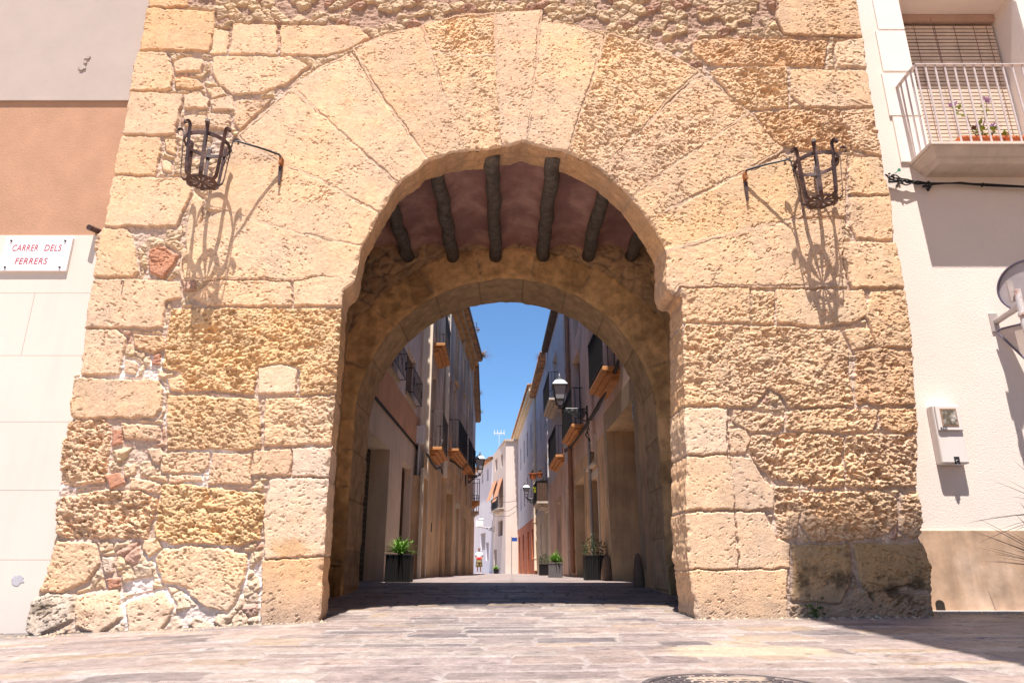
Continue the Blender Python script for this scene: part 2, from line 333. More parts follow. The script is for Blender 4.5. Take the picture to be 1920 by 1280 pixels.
OPEN_PX = [(590,1330),(600,1165),(604,1100),(611,980),(616,900),(621,837),(628,750),(636,660),(640,585),(643,545),(652,540),(662,532),(670,505),(674,480),(677,468),(692,440),(711,400),(722,385),(744,347),(760,335),(783,320),(802,303),(835,292),(869,283),(905,284),(938,276),(965,272),(985,265),(1000,274),(1030,280),(1061,286),(1090,300),(1124,317),(1150,340),(1165,352),(1182,369),(1207,402),(1226,430),(1250,466),(1252,490),(1249,520),(1250,542),(1262,553),(1276,552),(1281,560),(1280,602),(1283,690),(1284,760),(1282,810),(1288,856),(1285,900),(1286,963),(1290,1069),(1306,1161),(1312,1330)]
OPEN = [XZ(*p) for p in OPEN_PX]
for _ in range(2):
    q_ = [OPEN[0]]
    for (ax, az), (bx_0, bz_0) in zip(OPEN[:-1], OPEN[1:]): q_ += [(ax*.75+bx_0*.25, az*.75+bz_0*.25), (ax*.25+bx_0*.75, az*.25+bz_0*.75)]
    OPEN = q_+[OPEN[-1]]
LE = [XZ(*p) for p in [(40,1400),(55,1190),(58,1125),(85,1075),(103,990),(100,960),(108,900),(112,840),(130,780),(135,705),(152,690),(156,625),(172,520),(178,440),(192,425),(210,330),(225,255),(240,180),(248,120),(262,90),(276,0),(300,-140)]]
RE = [XZ(*p) for p in [(1765,1400),(1755,1155),(1748,1060),(1730,1010),(1733,960),(1722,910),(1724,810),(1720,770),(1716,640),(1700,545),(1694,500),(1680,455),(1674,370),(1660,330),(1652,270),(1640,200),(1630,150),(1618,60),(1608,0),(1585,-140)]]
lez, lex = np.array([p[1] for p in LE]), np.array([p[0] for p in LE])
rez, rex = np.array([p[1] for p in RE]), np.array([p[0] for p in RE])
def field(x, z, cool=None):
    """relief (m, positive towards the viewer), colour and arch-ring mask of the front masonry"""
    wx = x+(fbm(x, z, .14, 5, 3, .72)-.5)*.06; wz = z+(fbm(x, z, .13, 5, 8, .72)-.5)*.06
    best = np.full(x.shape, -1.0); sid = np.full(x.shape, -1)
    for i, (pts, *_r) in enumerate(SP):
        xs = [p[0] for p in pts]; zs = [p[1] for p in pts]
        m = (x > min(xs)-.12) & (x < max(xs)+.12) & (z > min(zs)-.12) & (z < max(zs)+.12)
        if not m.any(): continue
        d = poly_sd(pts, wx[m], wz[m])+(.001 if _r[4] else .006)
        b = best[m]; s = sid[m]; k = d > b
        b[k] = d[k]; s[k] = i; best[m] = b; sid[m] = s
    pit = np.array([s[1] for s in SP])[sid]; so_ = np.array([s[3] for s in SP])[sid]; js = np.array([s[4] for s in SP])[sid]*.62
    ring = np.array([s[5] for s in SP])[sid] & (best > -.03)
    tone = np.array([TONES[s[2]] for s in SP])[sid]
    ins = sst(-.002, 1, best/js) * (best > 0) ; ins = np.where(best > 0, np.sqrt(np.clip(1-(1-np.clip(best/js, 0, 1))**2, 0, 1)), 0)
    # pits and weathering
    n1 = fbm(x, z, .35, 3, 21); n2 = fbm(x*.8, z*1.3, .07, 4, 31); n3 = fbm(x, z, .03, 2, 35)
    big = np.clip(pit-.9, 0, 2.2)/2.1
    ang = (h2(sid.astype(float), sid*0.+2, 33)-.5)*1.2; ca, sa = np.cos(ang), np.sin(ang); u = (x*ca+z*sa)*.72; v_ = (-x*sa+z*ca)*1.25
    dens = .30*(n1-.5)+.22*(fbm(x, z, .13, 2, 37)-.5)
    e1 = fbm(u, v_, .030, 2, 41, .5); p1 = sst(0, .05, e1-(.84-.085*pit-dens))
    e2 = fbm(u, v_, .017, 2, 51, .6); p2 = sst(0, .08, e2-(.79-.06*pit-dens))
    e3 = fbm(x*.8, z*1.3, .12, 4, 61, .55); p3 = sst(0, .09, e3-(.86-.095*pit))*sst(1.2, 2.2, pit)
    w1, _a, wc = worley(x+(n2-.5)*.03, z*1.1+(n3-.5)*.02, .034, 63); w2, _a, _b = worley(x+(n3-.5)*.01, z, .018, 65)
    rough = (.0020+.005*big)*(n2-.5)*2+(.0010+.005*big)*(n3-.5)*2+big*((.45-w1)*(.009+.012*wc)+(.45-w2)*.007)
    worn = (fbm(x, z, .5, 2, 71)-.5)*.022
    hs = so_*1.0+rough+worn-p1*(.008+.019*big)-p2*(.0055+.006*big)-p3*.034*big
    # rubble and mortar between the dressed blocks
    r1, r2, rc = worley(x+(n2-.5)*.05, z*1.25+(n2-.5)*.05, .155, 81)
    edge = np.clip((r2-r1)*.155, 0, .05)
    away = sst(.012, .05, -best)
    rub = away*np.sqrt(np.clip(1-(1-edge/.05)**2, 0, 1))*(rc > .3)*(.6+.6*rc)
    hm = -.026+(n2-.5)*.026+(n3-.5)*.016+rub*(.032+.02*(n2-.5))-p2*.003-rub*p1*.012
    tight = (js < .0075) & (best > -.03)
    crack = sst(.50, .62, fbm(x, z, .1, 3, 39))*np.clip(1+best/.006, 0, 1)
    hm = np.where(tight, .005+(n2-.5)*.006-crack*.018, hm)
    h = np.where(best > 0, hm+(hs-hm)*ins, hm)
    # colour of the stone itself
    hue = fbm(x, z, .8, 3, 91)-.5; sp = fbm(x, z, .16, 4, 95)-.5
    sidr = h2(sid.astype(float)+3, sid*0.+5, 7)-.5
    col = tone*(1+.07*sidr+.24*hue+.28*sp)[..., None]
    col[..., 2] *= 1-.35*hue-.25*sp-.05*sidr; col[..., 1] *= 1-.12*sp-.10*hue
    mort = np.stack([.56+0*x, .42+0*x, .33+0*x], -1)*(1+.25*sp)[..., None]
    pale = sst(.50, .62, fbm(x, z, .6, 3, 97))*((x < -2) & (z < 2.6))
    mort = mort*(1-pale[..., None])+np.array([.78, .68, .62])*pale[..., None]
    top = sst(6.55, 6.8, z)[..., None]
    mort = mort*(1-.25*top)*np.where(top > 0, np.array([1, .88, .82]), 1)
    rt = np.stack([.50+.16*rc, .37+.1*rc, .26+.02*rc], -1)
    rt = np.where((rc > .94)[..., None], np.array([.46, .27, .19]), rt)
    mort = mort+(rt-mort)*(rub > .25)[..., None]*.85
    k = np.where(tight, .55+.45*np.clip(ins*1.6, 0, 1), np.clip(ins*1.6, 0, 1))[..., None]
    col = mort*(1-k)+col*k
    # damp foot and moss stains
    gr = z-gz(x, np.full(x.shape, 7.))
    foot = (1-sst(.0, .42, gr+.25*(fbm(x, z, .3, 3, 101)-.5)))*.5
    col = col*(1-foot[..., None])+np.array([.36, .29, .25])*foot[..., None]
    for (cx, cz, rx, rz, a) in [(*XZ(1556, 1085), .42, .26, .85), (*XZ(1680, 1105), .55, .22, .85), (*XZ(80, 1140), .18, .12, .6), (*XZ(1530, 1040), .3, .05, .4)]:
        dd = .75-np.hypot((x-cx)/rx, (z-cz)/rz)+2.6*(fbm(x, z, .12, 5, 111, .65)-.5)
        s_ = sst(0, .9, dd)*a
        col = col*(1-s_[..., None])+np.array([.10, .075, .045])*s_[..., None]
    cx, cz = XZ(548, 1025); s_ = sst(0, .5, 1-np.hypot((x-cx)/.22, (z-cz)/.13)+1.2*(fbm(x, z, .1, 4, 113)-.5))*.55
    col = col*(1-s_[..., None])+np.array([.5, .27, .1])*s_[..., None]
    # slab-like protruding top shadow lines
    return h, col, ring
def make_front():
    step = .0062
    xs = np.arange(-4.95, 4.72, step); zs = np.arange(-.25, 7.62, step)
    X, Z = np.meshgrid(xs, zs)
    h, col, ring = field(X, Z)
    # the opening, with a chipped arris
    sd = -poly_sd(OPEN, X, Z)                                # positive in the masonry
    chip = (fbm(X, Z, .09, 3, 121)-.5)*.05
    sdc = sd+np.where(np.abs(sd) < .2, chip*.5, 0)
    gzx, gxx = np.gradient(sdc, step)[0], np.gradient(sdc, step)[1]
    gl = np.maximum(np.hypot(gzx, gxx), .3)**2
    inside = sdc < 0
    X2 = np.where(inside, X-sdc*gxx/gl, X); Z2 = np.where(inside, Z-sdc*gzx/gl, Z)
    rw = .02+.13*np.clip(fbm(X, Z, .09, 3, 125)-.42, 0, 1)
    rnd = np.clip(1-np.maximum(sdc, 0)/rw, 0, 1)**1.3*.022*(.5+rw*14)
    h = h-rnd
    # the two outer corners turn back
    xl = np.interp(Z, lez, lex); xr = np.interp(Z, rez, rex)
    jx = (fbm(X*0+3, Z, .06, 3, 131)-.5)*.04
    dl = X-(xl+jx); dr = (xr-jx)-X; de = np.minimum(dl, dr)
    h = h-np.clip(1-np.maximum(de, 0)/.035, 0, 1)**2*.03
    back = np.where(de < 0, np.minimum(-de*14, .55), 0)
    X3 = np.where(de < 0, np.where(dl < dr, xl+jx, xr-jx)+de*.12, X2)
    base = 7.0+.0*X
    Y = base-h+back
    # the footing swells a little outwards at the left corner
    sw = np.clip(1-(Z-gz(X, 7.0))/.35, 0, 1)*sst(-1.9, -3.2, X)*.09*(.4+fbm(X, Z, .2, 3, 141))
    Y = Y-sw
    vin = (~inside)
    cell = vin[:-1, :-1] | vin[1:, :-1] | vin[:-1, 1:] | vin[1:, 1:]
    dc = de > -.06
    cell &= dc[:-1, :-1] & dc[1:, 1:]
    rg = ring[:-1, :-1]
    gridmesh('front_wall', X3, Y, Z2, col, M_stone, tower, keep=cell & ~rg)
    o = gridmesh('arch_ring', X3, Y, Z2, col, M_stone, tower, keep=cell & rg)
make_front()
def make_soffit():
    # resample the opening outline
    pts = [Vector(p) for p in OPEN]; seg = []
    n_at = []
    for a, b in zip(pts[:-1], pts[1:]):
        n = max(1, int((b-a).length/.012))
        for k in range(n): seg.append(a.lerp(b, k/n))
    seg.append(pts[-1])
    B = np.array([(p.x, p.y) for p in seg])
    # smooth normals pointing into the masonry
    T = np.gradient(B, axis=0); k = np.ones(9)/9
    T = np.stack([np.convolve(np.pad(T[:, i], 4, 'edge'), k, 'valid') for i in (0, 1)], -1)
    Nn = np.stack([-T[:, 1], T[:, 0]], -1); Nn /= np.linalg.norm(Nn, axis=1)[:, None]
    ch = (fbm(B[:, 0], B[:, 1], .09, 3, 121)-.5)*.05*.5
    F = B-Nn*ch[:, None]
    hh, cc, _ = field(F[:, 0]+Nn[:, 0]*.03, F[:, 1]+Nn[:, 1]*.03)
    hj = np.clip((hh+.016)/.02, 0, 1)                       # joints run on into the soffit
    ds = np.concatenate([[0, .004, .012, .02], np.linspace(.03, .53, 42)])
    S = np.arange(len(B))*.012
    SS, DD = np.meshgrid(S, ds)
    n2 = fbm(SS, DD, .1, 4, 151)-.5; n3 = fbm(SS, DD, .03, 2, 155)-.5
    f1, _, c1 = worley(SS, DD, .05, 157); p1 = np.clip(1-f1/(.2+.4*c1), 0, 1)*(c1 > .55)
    off = (.012*(1-hj)[None, :]+n2*.03+n3*.006+p1*.010)*np.clip(DD/.04, 0, 1)
    zt = np.clip((B[:, 1]-3.3)/.5, 0, 1)
    back = DD/.5
    X = F[None, :, 0]+Nn[None, :, 0]*off-back*.07*np.where(B[:, 0] < 0, 1, .3)[None, :]
    Z = F[None, :, 1]+Nn[None, :, 1]*off+back*.085*zt[None, :]
    Y = 7.0+.022-hh[None, :]*np.clip(1-DD/.05, 0, 1)+DD
    C = cc[None, :, :]*(1+.25*n2)[..., None]*np.array([1, .93, .85])
    gridmesh('arch_soffit', X, Y, Z, C, M_stone, tower)
make_soffit()
# ---- back arch (y = 10.07 .. 11.07)
BX, BR, BS = -.09, 2.22, 2.55
def bfield(x, z):
    r = np.hypot(x-BX, z-BS); a = np.arctan2(z-BS, x-BX); up = z > BS
    n2 = fbm(x, z, .1, 4, 201)-.5; n3 = fbm(x, z, .03, 2, 205)-.5
    RW = .5+.12*h2(np.floor(a/(math.pi/9)), a*0, 3)
    ringm = up & (r < BR+RW)
    aa = a/(math.pi/9); da = np.abs(aa-np.round(aa))*(math.pi/9)*r
    course = (z+.03*np.sin(x*3))/.52; row = np.floor(course); dz = np.minimum(course-row, 1-(course-row))*.52
    xx = (x+row*.31)/.8; dx = np.minimum(xx-np.floor(xx), 1-(xx-np.floor(xx)))*.8
    e_c = np.minimum(dz, dx); e_r = np.minimum(da, np.abs(BR+RW-r))
    r1, r2, rc = worley(x+n2*.1, z*1.2+n2*.1, .22, 211); e_v = (r2-r1)*.1
    rubz = up & ~ringm
    e = np.where(ringm, e_r, np.where(rubz, e_v, e_c))+n2*.02
    cid = np.where(ringm, h2(np.floor(a/(math.pi/9)), a*0, 17), np.where(rubz, rc, h2(row, np.floor(xx), 19)))
    h = -.03+.04*np.sqrt(np.clip(1-(1-np.clip(e/.03, 0, 1))**2, 0, 1))+n2*.03+n3*.008
    f1, _, c1 = worley(x, z, .05, 217); h = h-np.clip(1-f1/(.2+.4*c1), 0, 1)*(c1 > .5)*.01
    base = np.stack([.52+.14*cid, .33+.08*cid, .16+.05*cid], -1)*(1+.8*n2)[..., None]*(1-.35*sst(.5, .68, fbm(x, z*.6, .35, 4, 219)))[..., None]
    mo = np.array([.33, .25, .19])
    k = np.clip(e/.012, 0, 1)[..., None]*np.where(rubz, .6, 1)[..., None]
    return h, mo*(1-k)+base*k
def bsd(x, z):
    return np.where(z > BS, np.hypot(x-BX, z-BS)-BR, np.abs(x-BX)-BR)
step = .02
X, Z = np.meshgrid(np.arange(-3.3, 3.2, step), np.arange(-.1, 5.4, step))
h, C = bfield(X, Z); sd = bsd(X, Z)+(fbm(X, Z, .12, 3, 221)-.5)*.03
gy, gx = np.gradient(sd, step); ins = sd < 0
X2 = np.where(ins, X-sd*gx, X); Z2 = np.where(ins, Z-sd*gy, Z)
vin = ~ins; cell = vin[:-1, :-1] | vin[1:, :-1] | vin[:-1, 1:] | vin[1:, 1:]
h = h-np.clip(1-np.maximum(sd, 0)/.05, 0, 1)**2*.03
gridmesh('rear_wall', X2, 10.07-h, Z2, C, M_stone, tower, keep=cell)
# its soffit and jambs
S = np.arange(0, 2*BS+math.pi*BR, .02)
def bprof(s):
    if s < BS: return (BX-BR, s), (-1, 0)
    if s < BS+math.pi*BR:
        a = math.pi-(s-BS)/BR; return (BX+BR*math.cos(a), BS+BR*math.sin(a)), (math.cos(a), math.sin(a))
    return (BX+BR, BS-(s-BS-math.pi*BR)), (1, 0)
pr = [bprof(s) for s in S]; PB = np.array([p[0] for p in pr]); PN = np.array([p[1] for p in pr])
ds = np.linspace(0, 1.0, 50); SS, DD = np.meshgrid(S, ds)
n2 = fbm(SS, DD, .12, 4, 231)-.5; sdn = (fbm(PB[:, 0], PB[:, 1], .12, 3, 221)-.5)*.03
sj = S/.7; e = np.minimum(sj-np.floor(sj), 1-(sj-np.floor(sj)))*.7; jo = np.clip(1-e/.012, 0, 1)[None, :]
off = n2*.035*np.clip(DD/.08, 0, 1)+jo*.012-sdn[None, :]
Cc = np.array([.52, .37, .23])*(1+.3*(h2(np.floor(sj), sj*0, 23)-.5))[None, :, None]*(1+.7*n2)[..., None]*(1-.35*jo[..., None])
hb, _ = bfield(PB[:, 0]+PN[:, 0]*.03, PB[:, 1]+PN[:, 1]*.03)
gridmesh('rear_arch_soffit', PB[None, :, 0]+PN[None, :, 0]*off, 10.07+.03-hb[None, :]*(1-np.clip(DD/.1, 0, 1))+DD, PB[None, :, 1]+PN[None, :, 1]*off, Cc, M_stone, tower)
# rear face towards the street, and the tower's body
m = MB()
prof = [(BX-BR-.02, 0)]+[(BX+(BR+.02)*math.cos(math.pi-i*math.pi/40), BS+(BR+.02)*math.sin(math.pi-i*math.pi/40)) for i in range(41)]+[(BX+BR+.02, 0)]
for (a, b) in zip(prof[:-1], prof[1:]): m.quad((a[0], 11.1, a[1]), (b[0], 11.1, b[1]), (b[0], 11.1, 7.599), (a[0], 11.1, 7.599))
m.box(-4.4, -2.5, 7.15, 11.12, -.3, 7.6); m.box(2.35, 3.84, 7.15, 11.12, -.3, 7.6)
m.box(-4.41, 3.85, 7.1, 11.119, 5.5, 7.601)
m.build('tower_body', M_dstone, tower)
# plinth stones at the foot of the rear piers
for sx, x0 in ((-1, -2.37), (1, 2.19)):
    xs = np.linspace(0, 1, 30)
    m = MB(); vs = []
    random.seed(4+sx)
    for j, zz in enumerate(np.linspace(0, .42, 10)):
        for i in range(40):
            a = i/39*1.3; q = .03*random.random()
            # path: along the front face, round the corner, along the jamb
            if a < .55: px_, py_ = x0+sx*(.55-a), 9.97-q
            else: px_, py_ = x0-sx*(.02+q), 9.98+(a-.55)
            vs.append((px_, py_, gzf(0, 10)+zz-.05))
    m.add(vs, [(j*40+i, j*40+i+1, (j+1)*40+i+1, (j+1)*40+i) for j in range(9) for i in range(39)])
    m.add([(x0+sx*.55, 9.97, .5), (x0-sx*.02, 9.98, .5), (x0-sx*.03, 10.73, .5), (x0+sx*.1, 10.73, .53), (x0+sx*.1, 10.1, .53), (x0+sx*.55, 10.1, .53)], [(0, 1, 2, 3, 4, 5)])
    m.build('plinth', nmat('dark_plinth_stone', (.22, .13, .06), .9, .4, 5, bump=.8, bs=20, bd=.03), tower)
# ceiling
bx = [P(p, 478, 10.07).x for p in (682, 765, 850, 931, 1018, 1102, 1183, 1262)]
ZC = 5.14
cm = MB(); vs = []; nx = 0; ys = np.linspace(7.3, 10.12, 12); xs = []
for a, b in zip(bx[:-1], bx[1:]):
    for k in range(14):
        t = k/14; xs.append((a+(b-a)*t, .05+.17*math.sin(math.pi*t)**.8))
xs.append((bx[-1], .05))
for y in ys:
    for (x, z) in xs: vs.append((x, y, ZC+z+random.uniform(-.006, .006)))
n = len(xs)
cm.add(vs, [(j*n+i, j*n+i+1, (j+1)*n+i+1, (j+1)*n+i) for j in range(len(ys)-1) for i in range(n-1)])
ceil_ = cm.build('vaulted_ceiling', M_pink, tower, smooth=True)
random.seed(11)
for i, x in enumerate(bx):
    pts = [(x+random.uniform(-.018, .018), y, ZC+random.uniform(-.012, .012)) for y in np.linspace(7.2, 10.1, 12)]
    MB().tube(pts, [.09+random.uniform(-.007, .007)+.012*(k/12) for k in range(12)], 14).build('beam', M_log, ceil_, smooth=True)
# ------------------------------------------------------------------ ground
def make_paving():
    step = .02
    xs = np.arange(-8, 8.5, step); ys = np.concatenate([np.arange(2.2, 8.5, .016), np.arange(8.5, 12.4, .024)])
    X, Y = np.meshgrid(xs, ys)
    n1 = fbm(X, Y, .5, 3, 301)-.5; n2 = fbm(X, Y, .12, 4, 305)-.5; n3 = fbm(X, Y, .04, 3, 309)-.5
    wy = Y+n1*.10+n2*.05; wx = X+n1*.2+n2*.05
    # rows of flagstones across the street, uneven in depth
    edges = [0]; random.seed(21)
    while edges[-1] < 14: edges.append(edges[-1]+random.uniform(.20, .38))
    E = np.array(edges); row = np.clip(np.searchsorted(E, wy)-1, 0, len(E)-2)
    dy = np.minimum(wy-E[row], E[row+1]-wy)
    rowf = row.astype(float)
    wd = .34+.34*h2(rowf, rowf*0, 5); sh = h2(rowf, rowf*0, 7)*3
    c = (wx+sh)/wd; ci = np.floor(c); j0 = (h2(ci, rowf, 11)-.5)*.5; j1 = (h2(ci+1, rowf, 11)-.5)*.5
    f = c-ci; dx = np.where(f-j0 < 0, 9, f-j0)*wd
    cid_i = np.where(f < j0, ci-1, np.where(f > 1+j1, ci+1, ci))
    dx = np.minimum(np.abs(f-j0), np.abs(1+j1-f))*wd
    e = np.minimum(dy, dx)
    cid = h2(cid_i, rowf, 13); c2 = h2(cid_i, rowf, 14)
    prof = np.sqrt(np.clip(1-(1-np.clip(e/.024, 0, 1))**2, 0, 1))
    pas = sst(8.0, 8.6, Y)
    h = -.012-.016*pas+prof*(.014+.014*pas)+n2*.008+n3*.0035+(cid-.5)*.008
    tilt = (h2(cid_i, rowf, 15)-.5)*.02*np.clip((wy-E[row])/.3-.4, -1, 1); h = h+tilt
    grey = np.array([.31, .255, .24]); pink = np.array([.38, .30, .265]); orange = np.array([.42, .325, .24]); dark = np.array([.20, .175, .175]); lite = np.array([.43, .37, .33])
    q = cid[..., None]
    C = np.where(q < .38, grey, np.where(q < .66, pink, np.where(q < .76, dark, np.where(q < .83, orange, lite))))
    C = C*(.85+.3*c2[..., None])
    st_ = fbm(X*.8, Y*1.1, .14, 5, 321, .7)-.5
    C = C*(1+.7*st_+1.1*(fbm(X, Y, .035, 4, 323, .7)-.5)+.5*n2)[..., None]
    mort = np.array([.43, .385, .36])*(1+.5*n2)[..., None]
    k = sst(.009, .020, e)[..., None]
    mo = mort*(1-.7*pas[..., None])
    C = mo*(1-k)+C*k
    blend = sst(.35, .62, fbm(X, Y, .3, 3, 331))[..., None]*(1-pas[..., None])*.35     # mortar smeared over worn stones
    C = C*(1-blend)+np.array([.39, .335, .305])*(1+.5*st_)[..., None]*blend
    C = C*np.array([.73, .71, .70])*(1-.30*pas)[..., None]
    # one long yellow slab on the right and a smooth slab field beside it
    sx, sy = (X-1.38)/.52, (Y-4.42)/.30
    s = sst(0, .25, 1-np.maximum(np.abs(sx), np.abs(sy))+.35*n2)[..., None]
    C = C*(1-s)+np.array([.38, .305, .225])*(1+.4*n2)[..., None]*s
    dirt = sst(6.62, 6.95, Y+.25*(fbm(X, Y, .2, 4, 351)-.5))*(1-sst(7.4, 8, Y))*(1-sst(-1.75, -1.6, X)*(1-sst(1.55, 1.7, X)))
    C = C*(1-.45*dirt[..., None])
    gum = (worley(X, Y, .45, 353)[0] < .05)[..., None]; C = C*np.where(gum, .55, 1)
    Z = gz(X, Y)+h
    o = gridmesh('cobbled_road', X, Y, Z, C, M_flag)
    tag(o, kind='structure')
make_paving()
# street slabs beyond the gate
def make_slabs():
    xs = np.arange(-7, 6.6, .07); ys = np.concatenate([np.arange(12.36, 24, .05), np.arange(24, 75, .25)])
    X, Y = np.meshgrid(xs, ys)
    n2 = fbm(X, Y, .2, 4, 341)-.5
    cy = Y/.45; cx = X/.75+.5*(np.floor(cy) % 2)
    e = np.minimum(np.minimum(cy-np.floor(cy), 1-cy+np.floor(cy))*.45, np.minimum(cx-np.floor(cx), 1-cx+np.floor(cx))*.75)
    cid = h2(np.floor(cx), np.floor(cy), 43)
    C = np.array([.30, .245, .225])*(.85+.3*cid+.4*n2)[..., None]*np.where(e < .02, .7, 1)[..., None]
    tag(gridmesh('street_paving', X, Y, gz(X, Y)+.002*n2, C, M_flag), kind='structure')
make_slabs()
xs = np.array([-600, -200, -60, -20]+list(np.arange(-12, 12.1, 1))+[20, 60, 200, 600.]); ys = np.array([-600, -200, -60, -20]+list(np.arange(-10, 80, 1.0))+[120, 200, 400, 1500.])
X, Y = np.meshgrid(xs, ys)
tag(gridmesh('ground', X, Y, gz(X, Y)-.07, None, nmat('warm_bounce_ground', (.44, .31, .20), .9, .15, 2, bump=.3, bs=30)), kind='structure')  # colour of the unseen ground made warm so its bounce warms the walls
# manhole cover at the camera's feet
c = P(1335, 1288, 3.55); MX, MY = .91, 3.13; MZ = gzf(MX, MY)
mh = thing('manhole_cover', (MX, MY, MZ), 'round cast iron manhole cover set in the flagstones at the bottom edge', 'manhole cover')
m = MB(); m.lathe([(.38, -.04), (.38, .006), (.35, .008), (.345, -.02)], (MX, MY, MZ), 48)
m.build('rim', nmat('cast_iron', (.10, .085, .085), .5, .3, 30, bump=.3, bs=60, spec=.5), mh, smooth=False)
m = MB(); m.lathe([(.343, -.03), (.343, 0), (.335, .002)], (MX, MY, MZ), 48)
for i in range(-7, 8):
    for j in range(-7, 8):
        x, y = i*.048+(j % 2)*.024, j*.044
        if math.hypot(x, y) < .33: m.box(MX+x-.017, MX+x+.017, MY+y-.009, MY+y+.009, MZ+.001, MZ+.008)
m.build('cover_plate', bpy.data.materials['cast_iron'], mh)

# ------------------------------------------------------------------ house on the left, flush beside the tower
DL = 7.14
hl = thing('plastered_house', (-6, 7.2, 0), 'plastered house left of the tower, grey above, orange band, white scored ashlar below', 'house')
z1 = XZ(0, 191, DL)[1]; z2 = XZ(0, 441, DL)[1]
m = MB(); m.box(-12, -4.35, DL-.03, 12, z1, 9.5); m.build('upper_wall', M_greyst, hl)
m = MB(); m.box(-12, -4.36, DL, 11.99, z2, z1-.004); m.build('orange_band', M_orange, hl)
m = MB()
zl = [XZ(0, y, DL)[1] for y in (550, 667, 791, 919, 1049)]
zz = [-.3]+zl[::-1]+[z2-.003]
for i, (a, b) in enumerate(zip(zz[:-1], zz[1:])):
    xe = [-12]+[x for x in np.arange(-11.2+.42*(i % 2), -4.6, 1.55)]+[-4.37]
    vis = {5: [XZ(62, 550, DL)[0]-.02]}
    xe = [-12, -7.5, -6.2, -4.37] if i not in (3, 4) else [-12, -7, XZ(56, 600, DL)[0] if i == 4 else -6.6, -4.37]
    for p, q in zip(xe[:-1], xe[1:]):
        m.box(p+.002, q-.002, DL-.012, DL+.05, a+.002, b-.002)
m.box(-12, -4.38, DL-.006, 11.98, -.3, z2-.006)
m.build('white_wall', M_white, hl)
# chipped paint patch and an old fixing
m = MB(); random.seed(3); c = XZ(36, 1086, DL)
def splat(cx, cz, rx, rz, y, seed, n=22):
    random.seed(seed); return [(cx+rx*math.cos(2*math.pi*k/n)*(.5+random.random()*.6), cz+rz*math.sin(2*math.pi*k/n)*(.5+random.random()*.6)) for k in range(n)]
m.prism(splat(c[0], c[1], .07, .055, 0, 3), lambda x, z: (x, DL-.016, z), lambda x, z: (x, DL-.0119, z))
m.build('paint_chip', nmat('grey_cement', (.42, .41, .44), .9, .1), hl)
c = XZ(160, 120, DL-.03)
m = MB()
for q, (dx, dz, r) in enumerate([(0.01, .09, .05), (0, .02, .035), (-.02, -.06, .055)]):
    m.prism(splat(c[0]+dx, c[1]+dz, r, r*.8, 0, 7+q, 14), lambda x, z: (x, DL-.045, z), lambda x, z: (x, DL-.029, z))
m.build('broken_fixing', nmat('grey_mortar', (.40, .34, .3), .9, .2, 20, bump=.6, bs=40), hl)
# iron pipe stub
a = P(181, 430, DL); m = MB(); m.tube([(a.x+.03, DL+.02, a.z-.02), (a.x-.0, DL-.14, a.z-.045)], .032, 14)
o = m.build('pipe_stub', M_iron); tag(o, 'short rusty pipe stub sticking out of the wall above the marble street sign', 'pipe')
# street name sign
sg = thing('street_sign', P(66, 475, DL), 'white marble street name plate with red letters on the left wall', 'street sign')
c0, c1 = XZ(5, 446, DL-.04), XZ(137, 443, DL-.04); b0, b1 = XZ(-1, 508, DL-.04), XZ(125, 508, DL-.04)
sx0, sx1, sz0, sz1 = (c0[0]+b0[0])/2+.01, (c1[0]+b1[0])/2, b0[1], c0[1]
m = MB(); m.box(sx0, sx1, DL-.045, DL-.012, sz0, sz1)
m.build('marble_plate', nmat('white_marble', (.80, .76, .77), .4, .06, 4, spec=.5), sg, bevel=.003)
M_red = nmat('red_lettering', (.42, .05, .07), .6, 0)
for txt, cz in (('CARRER DELS', .68), ('FERRERS', .28)):
    for wrd, ox, fw in ((('CARRER', -.174, .38), ('DELS', .235, .25)) if cz > .5 else (('FERRERS', -.045, .47),)):
        o = text('lettering', wrd, (sz1-sz0)*.27, M_red, ((sx0+sx1)/2+ox*(sx1-sx0), DL-.0465, sz0+(sz1-sz0)*cz), (R(90), 0, 0), sg, 1, .12, 1.1)
        o.scale.x = fw*(sx1-sx0)/o.dimensions.x
for fx in (.1, .9):
    for fz in (.1, .9):
        m = MB(); x = sx0+(sx1-sx0)*fx; z = sz0+(sz1-sz0)*fz
        m.tube([(x, DL-.043, z), (x, DL-.056, z)], .011, 10); m.build('screw', M_black, sg)

# ------------------------------------------------------------------ house on the right
DR = 7.45
hr = thing('white_stucco_house', (6.5, 7.5, 0), 'white stuccoed house right of the tower with railed balcony and stone plinth', 'house')
W = dict(x0=XZ(1697, 200, DR)[0], x1=XZ(1905, 200, DR)[0])
wx0 = XZ(1738, 262, DR)[0]; wx1 = XZ(1925, 150, DR)[0]+.12
wz0 = XZ(1745, 290, DR)[1]-.05; wz1 = CAMH+7.30
def wall_holes(m, x0, x1, z0, z1, holes, f, fr):
    """front face at f(x,z,0) with rectangular holes whose reveals go in by fr"""
    xs = sorted({x0, x1, *[h[0] for h in holes], *[h[1] for h in holes]}); zs = sorted({z0, z1, *[h[2] for h in holes], *[h[3] for h in holes]})
    for a, b in zip(xs[:-1], xs[1:]):
        for c, d in zip(zs[:-1], zs[1:]):
            if any(h[0]-1e-6 <= a and b <= h[1]+1e-6 and h[2]-1e-6 <= c and d <= h[3]+1e-6 for h in holes): continue
            m.quad(f(a, c, 0), f(b, c, 0), f(b, d, 0), f(a, d, 0))
    for a, b, c, d in holes:
        m.quad(f(a, c, 0), f(a, d, 0), f(a, d, fr), f(a, c, fr)); m.quad(f(b, c, 0), f(b, c, fr), f(b, d, fr), f(b, d, 0))
        m.quad(f(a, d, 0), f(b, d, 0), f(b, d, fr), f(a, d, fr)); m.quad(f(a, c, 0), f(a, c, fr), f(b, c, fr), f(b, c, 0))
